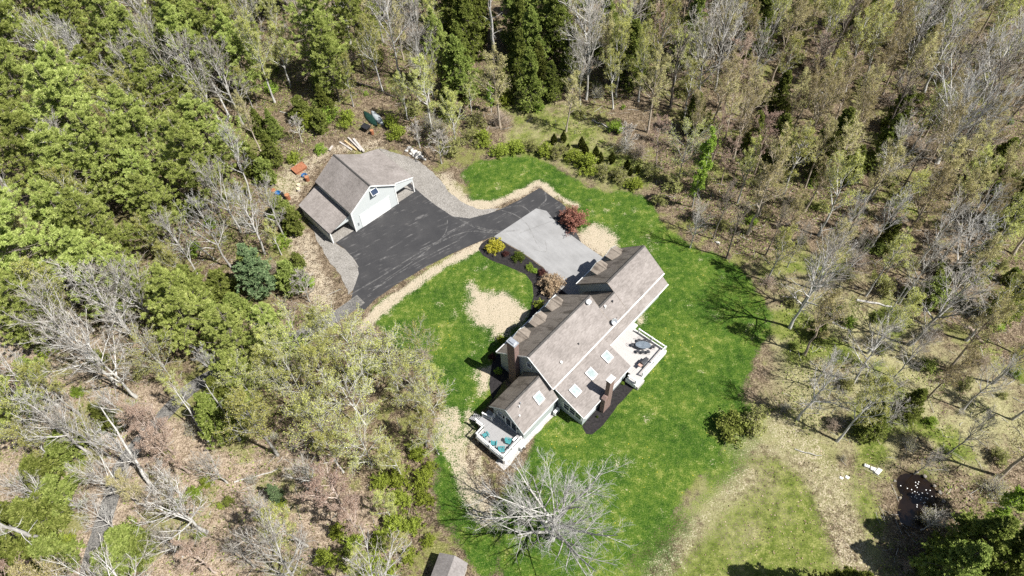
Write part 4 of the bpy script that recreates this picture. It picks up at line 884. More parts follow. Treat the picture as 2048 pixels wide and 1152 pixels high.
def sprout(g, P, R, m, t0, t1, ang, ratio, n=4, up=0.1, jit=0.12, fall=0.4, rad=.6, flat=0.0, tip=.35, lens=None):
    N = P.shape[0]; L = np.linalg.norm(np.diff(P, axis=1), axis=2).sum(1)
    t = t0 + (t1 - t0) * (np.arange(m)[None] + g.random((N, m))) / m
    pos, d = along(P, t); r0 = R[:, :1] + (R[:, -1:] - R[:, :1]) * t
    az = (np.arange(m)[None] * 2.39996 + g.random((N, 1)) * 6.283 + g.normal(0, .35, (N, m)))[..., None]
    ref = np.where(np.abs(d[..., 2:3]) < .9, np.array([0, 0, 1.0]), np.array([1.0, 0, 0]))
    A = unit(np.cross(d, ref)); B = np.cross(d, A); per = np.cos(az) * A + np.sin(az) * B
    if flat: per = unit(per * np.array([1, 1, 1 - flat]) + 1e-6)
    a = (ang + g.normal(0, .14, (N, m)))[..., None]
    dd = unit(np.cos(a) * d + np.sin(a) * per + np.array([0, 0, up]))
    ln = (L[:, None] * ratio * (1 - fall * t)) if lens is None else lens(t)
    ln = ln * g.uniform(.65, 1.2, (N, m))
    pts = [pos]; cur = pos; cd = dd
    for i in range(n - 1):
        cd = unit(cd + np.array([0, 0, up * .7]) + g.normal(0, jit, cd.shape)); cur = cur + cd * (ln / (n - 1))[..., None]; pts.append(cur)
    Pc = np.stack(pts, 2).reshape(N * m, n, 3)
    rr = np.minimum(r0 * rad, np.maximum(ln * .022, .010)).reshape(-1, 1); Rc = rr * np.linspace(1, tip, n)[None]
    return Pc, Rc
def leaves(g, pos, size, bias=None, aspect=.6, spread=1.0, upn=1.3):
    """one diamond leaf per position"""
    n = len(pos); d = unit(g.normal(0, 1, (n, 3)) * spread + (0 if bias is None else bias)); nr = unit(g.normal(0, 1, (n, 3)) + np.array([0, 0, upn])); s = unit(np.cross(d, nr))
    l = (size * g.uniform(.6, 1.35, n))[:, None]; w = l * aspect * .5
    V = np.stack([pos, pos + d * l * .5 + s * w, pos + d * l, pos + d * l * .5 - s * w], 1)
    return V.reshape(-1, 3), np.arange(n * 4).reshape(-1, 4)

def leaf_mat(name, dark, mid, light, trans=.35, var=.10, rough=.65):
    m, t, out = new_mat(name); N = NT(t); ti = N.attr("tint"); oi = N.n("ObjectInfo").outputs["Random"]
    f = N.math('ADD', ti, N.math('MULTIPLY', N.math('SUBTRACT', oi, .5), .22), True)
    col = N.ramp(f, [(0.05, dark), (0.5, mid), (0.95, light)])
    hs = N.n("HueSaturation"); N.put(hs.inputs["Color"], col); N.put(hs.inputs["Hue"], N.math('ADD', .5, N.math('MULTIPLY', N.math('SUBTRACT', oi, .5), var * .16))); N.put(hs.inputs["Value"], N.math('ADD', 1 - var, N.math('MULTIPLY', oi, var * 2)))
    d = N.n("BsdfDiffuse"); N.put(d.inputs[0], hs.outputs[0]); tr = N.n("BsdfTranslucent"); N.put(tr.inputs[0], hs.outputs[0]); mx = N.n("MixShader"); mx.inputs[0].default_value = trans
    t.links.new(d.outputs[0], mx.inputs[1]); t.links.new(tr.outputs[0], mx.inputs[2]); t.links.new(mx.outputs[0], out.inputs[0]); return m
def bark_mat(name, a, b, c):
    m, t, out = new_mat(name); N = NT(t); co = N.coord("Object"); oi = N.n("ObjectInfo").outputs["Random"]
    f = N.math('ADD', N.noise(N.mapped(co, (4, 4, .7)), 1.2, 4.0, .65), N.math('MULTIPLY', N.math('SUBTRACT', oi, .5), .25))
    N.bsdf(out, N.ramp(f, [(0.3, a), (0.5, b), (0.7, c)]), .9, 0, None, .15); return m
BK = dict(grey=bark_mat('grey_bark', (.22, .21, .185), (.40, .385, .355), (.57, .555, .52)), twig=bark_mat('grey_twig', (.22, .19, .155), (.36, .32, .27), (.50, .46, .40)), dark=bark_mat('dark_bark', (.07, .058, .048), (.14, .12, .10), (.24, .21, .18)), pale=bark_mat('pale_bark', (.30, .285, .26), (.45, .43, .40), (.60, .58, .545)), tan=bark_mat('tan_twig', (.25, .20, .15), (.39, .33, .26), (.53, .46, .38)), red=bark_mat('red_twig', (.24, .18, .145), (.38, .30, .25), (.50, .42, .36)))
LF = dict(pine=leaf_mat('pine_needle', (.12, .16, .030), (.335, .395, .098), (.57, .61, .22), .37, .12), pine_blue=leaf_mat('bluish_pine_needle', (.055, .10, .045), (.15, .22, .10), (.27, .34, .17), .2),
          hem=leaf_mat('hemlock_needle', (.055, .078, .014), (.16, .20, .04), (.32, .35, .10), .32, .2), bud=leaf_mat('spring_bud', (.25, .26, .055), (.47, .48, .135), (.65, .64, .25), .44, .16), tanbud=leaf_mat('tan_bud', (.24, .21, .085), (.43, .385, .17), (.60, .54, .29), .42, .22),
          redbud=leaf_mat('red_bud', (.24, .16, .115), (.36, .26, .20), (.47, .37, .30), .3), green=leaf_mat('fresh_leaf', (.12, .18, .022), (.25, .36, .05), (.40, .50, .11), .4), under=leaf_mat('understory_leaf', (.075, .105, .02), (.19, .23, .05), (.35, .385, .12), .33, .16),
          yellow=leaf_mat('yellow_blossom', (.24, .22, .02), (.46, .42, .04), (.62, .58, .12), .3, .03), crimson=leaf_mat('crimson_leaf', (.17, .07, .05), (.36, .165, .12), (.50, .29, .21), .3, .03), straw=leaf_mat('dry_straw_leaf', (.17, .115, .07), (.33, .235, .15), (.48, .37, .25), .2, .04), darkgreen=leaf_mat('clipped_green', (.035, .065, .010), (.095, .135, .022), (.20, .24, .05), .25), maroon=leaf_mat('maroon_leaf', (.03, .012, .012), (.07, .028, .025), (.13, .06, .05), .2, .03),
          cedar=leaf_mat('cedar_leaf', (.025, .032, .006), (.065, .078, .014), (.13, .14, .032), .15), limegreen=leaf_mat('lime_leaf', (.12, .16, .018), (.25, .30, .045), (.38, .43, .09), .35), olive=leaf_mat('olive_leaf', (.12, .13, .035), (.25, .26, .08), (.40, .39, .155), .3), litter=leaf_mat('dead_leaf', (.10, .066, .04), (.26, .19, .125), (.46, .36, .26), .1, .02), blade=leaf_mat('grass_blade', (.018, .062, .006), (.042, .112, .012), (.11, .17, .036), .3, .02), drygrass=leaf_mat('dry_blade', (.18, .15, .07), (.36, .31, .18), (.52, .46, .30), .3, .02))

def tint_mesh(name, V, Q, tint): return quad_mesh(name, V, Q, False, {"tint": np.repeat(np.clip(tint, 0, 1), 4)})
def trunk_line(g, h, r, lean=.03, n=9):
    z = np.linspace(0, 1, n); w = np.cumsum(g.normal(0, lean, (n, 2)), 0) * h / n * 2; w -= w[0]
    P = np.c_[w, z * h - .25][None]; R = (r * (1 - .86 * z ** .9) * np.where(z == 0, 1.35, 1))[None]; return P, R
def deciduous(seed, h, t0, limb_len, limbs, leafy, leaf=.16, bark='grey', lmat='bud', ang=.75, up=.14, r=None, fine=5, nleaf=7000, fork=False, n2=8, n3=7, jit=1.0, minr=.0085):
    g = np.random.default_rng(seed); r = r or h * .0135
    tp, tr = trunk_line(g, h * (.62 if fork else 1.0), r)
    prof = lambda t: limb_len * h * (.55 + .45 * np.sin(np.pi * np.clip((t - t0) / (1 - t0), 0, 1) ** .75)) * (1.12 - .5 * t)
    l1 = sprout(g, tp, tr, limbs, t0, .98, ang, 1, 7, up, .10 * jit, lens=prof, rad=.62, tip=.25)
    l2 = sprout(g, *l1, n2, .18, 1.0, .62, .52, 5, up * .6, .13 * jit, .5, .62, tip=.35)
    l3 = sprout(g, *l2, n3, .15, 1.0, .62, .52, 4, up * .5, .16 * jit, .4, .65, tip=.4)
    if not leafy:
        l3 = (l3[0], np.minimum(np.maximum(l3[1], .008 if fork else .013), .012 if fork else 9)); l2 = (l2[0], np.maximum(l2[1], .016 if fork else .022)); l4 = sprout(g, *l3, fine, .1, 1.0, .65, .62, 3, up * .5, .14 * jit, .3, .8, tip=.6)
        bark_v = join([tubes(*tp_, k) for tp_, k in (((tp, tr), 8), (l1, 5), (l2, 4))])
        tw = join([tubes(l3[0], l3[1], 3), tubes(l4[0], np.maximum(l4[1] * (.7 if fork else 1), .006 if fork else .0085), 3)])
        trunk = quad_mesh('trunk', *bark_v, True); crown = quad_mesh('crown', *tw)
        trunk.materials.append(BK['dark' if bark == 'dark' else bark]); crown.materials.append(BK['grey'] if fork else BK[{'grey': 'twig', 'pale': 'grey', 'dark': 'tan', 'red': 'red', 'tan': 'tan'}[bark]])
    else:
        bark_v = join([tubes(tp, tr, 8), tubes(*l1, 5), tubes(l2[0], np.maximum(l2[1], minr * 1.6), 3), tubes(l3[0], np.maximum(l3[1], minr), 3)])
        trunk = quad_mesh('trunk', *bark_v, True); trunk.materials.append(BK[bark])
        nb = l3[0].shape[0]; m = max(1, int(nleaf / nb)); t = g.uniform(.2, 1.0, (nb, m)); p, d = along(l3[0], t)
        branch_t = np.repeat(g.normal(.5, .2, nb), m); p = p.reshape(-1, 3) + g.normal(0, .10, (nb * m, 3))
        V, Q = leaves(g, p, leaf, None, .75); crown = tint_mesh('crown', V, Q, branch_t + g.normal(0, .16, nb * m)); crown.materials.append(LF[lmat])
    return trunk, crown
def conifer(seed, h, t0, rad, whorl, per, m2, m3, blades, bl, bw, droop, lmat, bark='dark', tier=1.0, irregular=.25, power=.8):
    g = np.random.default_rng(seed); tp, tr = trunk_line(g, h, h * .0125, .012)
    tz = np.arange(t0 * h, h * .985, whorl) / h; N = len(tz) * per; t = np.repeat(tz, per) + g.normal(0, .006, N); t = np.clip(t, t0, .985)
    az = g.uniform(0, 6.283, N) + np.tile(np.arange(per) * 6.283 / per, len(tz)); q = (1 - t) / (1 - t0)
    whorl_f = np.repeat(1 + g.normal(0, irregular, len(tz)), per)
    L = rad * np.clip(q ** power * 1.04 + .06, 0, 1.0) * np.where(q > .8, 1 - (q - .8) * 1.6, 1) * np.clip(whorl_f * (1 + g.normal(0, .22, N)), .35, 1.35)
    pos, _ = along(tp, t[None]); pos = pos[0]; n = 5; pts = [pos]; cur = pos
    for i in range(n - 1):
        dz = droop[0] + (droop[1] - droop[0]) * i / (n - 2); d = unit(np.stack([np.cos(az), np.sin(az), np.full(N, dz)], -1) + g.normal(0, .06, (N, 3))); cur = cur + d * (L / (n - 1))[:, None]; pts.append(cur)
    P1 = np.stack(pts, 1); R1 = (L * .012 + .01)[:, None] * np.linspace(1, .3, n)[None]
    P2, R2 = sprout(g, P1, R1, m2, .22, 1.0, .85, .42, 3, .05, .10, .45, .6, flat=.75)
    bark_v = join([tubes(tp, tr, 8), tubes(P1, R1, 4)]); trunk = quad_mesh('trunk', *bark_v, True); trunk.materials.append(BK[bark])
    nb = P2.shape[0]; t3 = (np.arange(m3)[None] + g.random((nb, m3))) / m3 * .62 + .38; p, d = along(P2, t3); p = p.reshape(-1, 3); d = d.reshape(-1, 3)
    pe, de = along(P1, np.full((N, 2), [.93, 1.0])); p = np.concatenate([p, pe.reshape(-1, 3)]); d = np.concatenate([d, de.reshape(-1, 3)])
    nt_ = len(p); pp = np.repeat(p, blades, 0) + g.normal(0, bl * .14, (nt_ * blades, 3)); dd = np.repeat(d, blades, 0)
    V, Q = leaves(g, pp, bl, dd * .9 + np.array([0, 0, .25]), bw / bl, .75, 1.5)
    tn = np.repeat(g.normal(.55, .22, nt_), blades) + g.normal(0, .12, nt_ * blades)
    crown = tint_mesh('crown', V, Q, tn); crown.materials.append(LF[lmat]); return trunk, crown
def shrub(seed, w, h, lmat, leaf=.12, nleaf=2500, stems=9, bark='dark', dome=.6, clump=6, twiggy=False):
    g = np.random.default_rng(seed)
    P0 = np.stack([np.zeros((1, 3)), np.array([[0, 0, .12 * h]])], 1) + np.array([0, 0, -.05]); R0 = np.full((1, 2), .05)
    az = g.uniform(0, 6.283, stems * 3); el = g.uniform(.35, 1.5, stems * 3); L = 1 / np.sqrt((np.cos(el) / (w / 2)) ** 2 + (np.sin(el) / h) ** 2) * g.uniform(.7, 1.03, stems * 3)
    d = np.stack([np.cos(az) * np.cos(el), np.sin(az) * np.cos(el), np.sin(el)], -1); s = np.linspace(0, 1, 5)
    P1 = d[:, None] * (L[:, None] * s[None])[..., None] + g.normal(0, .03 * w, (stems * 3, 5, 3)) * s[None, :, None] + np.array([0, 0, -.04]); P1[:, :, :2] *= (s ** .12)[None, :, None]
    R1 = np.full((stems * 3, 1), .012 + .006 * h) * np.linspace(1, .35, 5)[None]
    P2, R2 = sprout(g, P1, R1, clump, .3, 1, .75, .38, 3, .1, .15, .4, .7)
    P3, R3 = sprout(g, P2, R2, 3, .2, 1, .7, .6, 3, .1, .15, .3, .8)
    R3 = np.maximum(R3, .006)
    trunk = quad_mesh('stems', *join([tubes(P1, R1, 4), tubes(P2, R2, 3)] + ([tubes(P3, R3, 3)] if twiggy else [])), True); trunk.materials.append(BK[bark])
    nb = P3.shape[0]; m = max(1, nleaf // nb); p, _ = along(P3, g.uniform(.1, 1, (nb, m))); p = p.reshape(-1, 3) + g.normal(0, leaf * .5, (nb * m, 3)); p[:, 2] = np.maximum(p[:, 2], .03)
    V, Q = leaves(g, p, leaf, np.array([0, 0, .2]), .7); crown = tint_mesh('foliage', V, Q, np.repeat(g.normal(.5, .18, nb), m) + g.normal(0, .15, nb * m)); crown.materials.append(LF[lmat]); return trunk, crown
def arborvitae(seed):
    g = np.random.default_rng(seed); h = 2.2; tp, tr = trunk_line(g, h, .05, .004); n = 2600; z = g.random(n) ** 1.15; rmax = .46 * np.clip(np.sin(np.pi * np.clip(z * .9 + .12, 0, 1)) ** .6, .05, 1) * np.where(z > .5, (1 - (z - .5) * 1.75), 1); a = g.uniform(0, 6.283, n); rr = rmax * g.uniform(.72, 1.03, n)
    p = np.stack([np.cos(a) * rr, np.sin(a) * rr, .05 + z * h * .97], -1); V, Q = leaves(g, p, .17, np.stack([np.cos(a) * .5, np.sin(a) * .5, np.full(n, 1.2)], -1), .55, .5)
    c = tint_mesh('foliage', V, Q, g.normal(.5, .22, n)); c.materials.append(LF['cedar']); tk = quad_mesh('stems', *tubes(tp, tr, 6), True); tk.materials.append(BK['dark']); return tk, c
def snag(seed, h, r, nb=10, bark='pale'):
    g = np.random.default_rng(seed); tp, tr = trunk_line(g, h, r, .02); tr = tr * np.linspace(1, 1.5, tr.shape[1])[None]
    l1 = sprout(g, tp, tr, nb, .35, .97, 1.15, 1, 5, .05, .16, lens=lambda t: h * .11 * np.ones_like(t), rad=.3); l2 = sprout(g, *l1, 3, .4, 1, .8, .45, 3, .05, .2)
    trunk = quad_mesh('trunk', *tubes(tp, tr, 9), True); trunk.materials.append(BK[bark]); crown = quad_mesh('dead_limbs', *join([tubes(*l1, 4), tubes(*l2, 3)]), True); crown.materials.append(BK[bark]); return trunk, crown

# prototypes: (meshes, nominal height, crown centre as a fraction of height)
PROTO = {
 'pine': [(conifer(s, 20, .28, 4.9, .80, 5, 7, 5, 26, .32, .046, (.05, .34), 'pine', irregular=.42, power=.75), 20, .62) for s in (1, 2)] + [(conifer(4, 20, .2, 4.2, .85, 5, 7, 5, 26, .32, .046, (.1, .3), 'pine', irregular=.3, power=.9), 20, .55)],
 'pine_blue': [(conifer(5, 14, .12, 3.4, .6, 5, 8, 4, 11, .34, .10, (.1, .35), 'pine_blue', irregular=.2, power=.75), 14, .5)],
 'hemlock': [(conifer(s, 15, .08, 3.3, .42, 5, 8, 4, 8, .30, .12, (.05, -.2), 'hem', irregular=.16, power=.85), 15, .45) for s in (11, 12)],
 'spruce': [(conifer(15, 8, .04, 1.9, .30, 6, 6, 4, 8, .22, .08, (.05, -.1), 'hem', irregular=.08, power=.95), 8, .42)],
 'sapling_pine': [(conifer(s, 6, .05, 1.9, .45, 5, 7, 4, 10, .30, .09, (.2, .4), 'under', irregular=.2, power=.7), 6, .5) for s in (17, 18)],
 'bare': [(deciduous(s, 16, .24, .46, 15, False, bark='grey', ang=.72, up=.12, fine=3, n2=8, n3=5, jit=.6), 16, .66) for s in (21, 22)] + [(deciduous(23, 16, .32, .40, 14, False, bark='pale', ang=.70, up=.13, fine=3, n2=7, n3=5, jit=.6), 16, .70)],
 'bare_dark': [(deciduous(24, 16, .38, .27, 13, False, bark='dark', ang=.75, up=.14, fine=2, n3=5, jit=.6), 16, .68)],
 'bare_wide': [(deciduous(25, 15, .16, .78, 20, False, bark='grey', ang=.84, up=.10, r=.33, fine=5, fork=True, n2=9, n3=6, jit=.35), 13, .55)],
 'bare_small': [(deciduous(26, 6.5, .22, .42, 11, False, bark='grey', ang=.85, up=.10, fine=3), 6.5, .6)],
 'bud': [(deciduous(s, 15, .30, .36, 13, True, .115, 'grey', 'bud', .75, .15, nleaf=9000, minr=.011, jit=.8), 15, .66) for s in (31, 32, 33)],
 'bud_pale': [(deciduous(s, 13, .20, .50, 14, True, .12, 'grey', 'bud', .92, .07, r=.11, nleaf=5200, n2=9, n3=6, jit=.7, minr=.011), 13, .60) for s in (34, 35)],
 'tan_bud': [(deciduous(s, 15, .33, .34, 14, True, .11, 'tan', 'tanbud', .68, .17, nleaf=7000, minr=.011, jit=.7), 15, .68) for s in (36, 37, 38)],
 'red_bud': [(deciduous(s, 13, .26, .34, 13, True, .12, 'red', 'redbud', .80, .12, nleaf=6000), 13, .62) for s in (41, 42)],
 'green': [(deciduous(45, 13, .22, .28, 13, True, .19, 'pale', 'green', .7, .18, nleaf=10000), 13, .62)],
 'snag': [(snag(51, 15, .26), 15, .5), (snag(52, 11, .17, 14, 'grey'), 11, .5)],
 'shrub_green': [(shrub(61, 3.0, 2.3, 'under', .15, 4200), 2.3, .5), (shrub(62, 3.2, 3.0, 'green', .15, 4200), 3.0, .5)],
 'shrub_lime': [(shrub(63, 3.0, 2.2, 'limegreen', .13, 4600), 2.2, .5)],
 'shrub_olive': [(shrub(64, 3.2, 2.6, 'olive', .13, 3200, bark='tan', twiggy=True), 2.6, .5)],
 'shrub_twig': [(shrub(65, 3.4, 2.8, 'tanbud', .10, 1300, 12, 'grey', clump=8, twiggy=True), 2.8, .5), (shrub(66, 3.4, 2.6, 'redbud', .10, 1300, 12, 'tan', clump=8, twiggy=True), 2.6, .5)],
 'shrub_yellow': [(shrub(67, 2.6, 1.9, 'yellow', .12, 4200), 1.9, .5)], 'shrub_crimson': [(shrub(68, 3.8, 2.3, 'crimson', .13, 7000, 14, 'dark', twiggy=True), 2.2, .5)], 'shrub_straw': [(shrub(69, 3.6, 2.4, 'straw', .13, 9000, 16, 'tan', twiggy=True), 2.4, .5)],
 'shrub_clipped': [(shrub(70, 1.7, 1.3, 'darkgreen', .09, 4200, 14), 1.3, .5)], 'shrub_maroon': [(shrub(71, 1.8, .9, 'maroon', .10, 2200), .9, .5)], 'shrub_low': [(shrub(72, 1.6, .7, 'green', .10, 2600), .7, .5)], 'shrub_hedge': [(shrub(73, 2.6, 1.5, 'limegreen', .11, 4200), 1.5, .5)],
 'arborvitae': [(arborvitae(75), 2.2, .5)],
}
PHRASE = {'pine': ('white_pine', 'yellow-green white pine', 'pine'), 'pine_blue': ('white_pine', 'bluish green pine', 'pine'), 'hemlock': ('hemlock_tree', 'dark green hemlock', 'hemlock'), 'spruce': ('spruce_tree', 'small dark conical spruce', 'spruce'), 'sapling_pine': ('pine_sapling', 'low bushy green conifer', 'conifer'),
 'bare': ('bare_tree', 'leafless grey tree', 'tree'), 'bare_dark': ('bare_tree', 'leafless dark-trunked tree', 'tree'), 'bare_wide': ('bare_tree', 'wide spreading leafless tree', 'tree'), 'bare_small': ('bare_tree', 'small leafless tree', 'tree'), 'bud': ('budding_tree', 'yellow-green budding tree', 'tree'), 'bud_pale': ('budding_tree', 'pale-barked yellow-green budding tree', 'tree'),
 'tan_bud': ('slender_tree', 'tan budding slender tree', 'tree'), 'red_bud': ('maple_tree', 'reddish brown budding tree', 'tree'), 'green': ('leafy_tree', 'bright green leafy tree', 'tree'), 'snag': ('dead_tree', 'dead pale tree trunk', 'dead tree'),
 'shrub_green': ('shrub', 'green leafy shrub', 'shrub'), 'shrub_lime': ('shrub', 'lime green shrub', 'shrub'), 'shrub_olive': ('shrub', 'olive twiggy shrub', 'shrub'), 'shrub_twig': ('thicket', 'brown twiggy thicket', 'thicket'), 'arborvitae': ('arborvitae', 'small pointed arborvitae', 'shrub')}  # each object called thicket is a single twiggy shrub
PLANTS = []          # (empty, kind, seen position)
_ri = random.Random(11)
def plant(kind, x, y, h=None, wide=1.0, label=None, variant=None, group=None, lean=0.02, name=None, cat=None, rot=None):
    v = PROTO[kind]; (tk, cr), h0, cc = v[_ri.randrange(len(v)) if variant is None else variant]
    h = h or h0; s = h / h0; nm = name or PHRASE.get(kind, ('shrub',))[0]
    e = bpy.data.objects.new(nm, None); COL.objects.link(e); e.empty_display_size = .3
    e.location = (x, y, -.05); e.scale = (s * wide, s * wide, s); e.rotation_euler = (_ri.gauss(0, lean), _ri.gauss(0, lean), _ri.uniform(0, 6.283) if rot is None else rot)
    for part, me in (('trunk' if kind[:5] != 'shrub' and kind != 'arborvitae' else 'stems', tk), ('crown' if kind[:5] != 'shrub' and kind != 'arborvitae' else 'foliage', cr)):
        o = bpy.data.objects.new(part, me); COL.objects.link(o); o.parent = e
    e["category"] = cat or PHRASE.get(kind, ('', '', 'shrub'))[2]
    if group: e["group"] = group
    if label: e["label"] = label
    else: PLANTS.append((e, kind, seen((x, y, h * cc))))
    return e
def plant_seen(kind, px, py, h=None, wide=1.0, **kw):
    """stand a plant so that its crown centre lies on the given sight line"""
    v = PROTO[kind][0]; hh = h or v[1]; p = site(px, py, hh * v[2]); return plant(kind, float(p[0]), float(p[1]), h, wide, **kw), p

# ---- garden plants, each its own label
def garden(kind, px, py, h, wide, label, name='shrub', cat='bush', **kw):
    p = site(px, py, h * .5); return plant(kind, float(p[0]), float(p[1]), h, wide, label=label, name=name, cat=cat, **kw)
garden('shrub_crimson', 1147, 436, 2.6, 1.08, 'large rounded rusty red bush at the corner of the pale parking apron'); garden('shrub_yellow', 992, 490, 1.9, 1.12, 'bright yellow flowering bush at the tip of the mulch bed'); garden('shrub_maroon', 1012, 507, .8, .95, 'low dark maroon bush between yellow and green bushes'); garden('shrub_clipped', 1036, 512, 1.45, 1.05, 'round clipped green bush in the mulch bed')
garden('shrub_low', 1059, 533, .7, .9, 'low fresh green clump in the mulch bed, upper of two'); garden('shrub_low', 1070, 541, .6, .85, 'low fresh green clump in the mulch bed, lower of two'); garden('shrub_maroon', 1086, 545, 1.0, 1.0, 'dark purple bush tucked behind the dry tan bush'); garden('shrub_straw', 1101, 566, 2.5, 1.08, 'big rounded dry tan bush at the house corner')
garden('shrub_hedge', 1080, 607, 1.4, .85, 'yellow-green bush under the dormers beside the tan bush'); garden('shrub_hedge', 1002, 676, 1.1, .7, 'small yellow-green bush near the left chimney'); garden('shrub_maroon', 985, 712, .9, .9, 'dark bush in the shade left of the tall chimney'); garden('shrub_low', 996, 742, .7, .8, 'small green plant in the dark bed below the chimney', variant=0)
garden('shrub_low', 1246, 766, .5, .5, 'small green plant in the rear mulch bed next to the deck'); garden('shrub_clipped', 1195, 833, .5, .5, 'tiny dark plant in the rear mulch strip, lower one'); garden('shrub_clipped', 1216, 806, .5, .5, 'tiny dark plant in the rear mulch strip by the chimney')
garden('shrub_olive', 1515, 838, 3.2, 1.15, 'wide yellow-green bush on the lawn edge above the meadow'); garden('shrub_green', 1462, 845, 2.8, 1.3, 'dark green bush beside the wide yellow-green one on the lawn edge', variant=0)
for i, (a, b_, h_) in enumerate(((1108, 278, 2.2), (1127, 274, 2.2), (1136, 293, 1.3), (1164, 285, 2.4), (1171, 298, 2.3), (1192, 302, 2.1), (1201, 315, 2.2), (1224, 315, 2.3), (1255, 329, 2.1), (1261, 343, 1.6), (1276, 338, 1.6))):
    w_ = ('leftmost', 'second', 'third', 'fourth', 'fifth', 'sixth', 'seventh', 'eighth', 'ninth', 'tenth', 'rightmost')[i]
    garden('arborvitae', a, b_, h_, 1.0, f'small pointed dark arborvitae behind the hedge, {w_} from the left' if 0 < i < 10 else f'small pointed dark arborvitae behind the hedge, {w_} of the row', name='arborvitae', cat='arborvitae', group='arborvitae row', lean=.03)
hz = [(998, 297, 'shrub_lime', 2.0), (1031, 290, 'shrub_lime', 2.1), (1060, 291, 'shrub_olive', 2.2), (1093, 298, 'shrub_lime', 1.9), (1120, 301, 'shrub_olive', 2.2), (1150, 314, 'shrub_lime', 2.0), (1173, 326, 'shrub_lime', 2.5), (1207, 342, 'shrub_olive', 2.2), (1236, 350, 'shrub_olive', 2.2), (1268, 364, 'shrub_lime', 1.8)]
for i, (a, b_, k_, h_) in enumerate(hz):
    w_ = ('leftmost', 'second', 'third', 'fourth', 'fifth', 'sixth', 'seventh', 'eighth', 'ninth', 'rightmost')[i]
    garden(k_, a, b_, h_ * 1.15, 1.12, f'yellow-green hedge shrub along the upper lawn, {w_} of the row', group='hedge along the upper lawn')

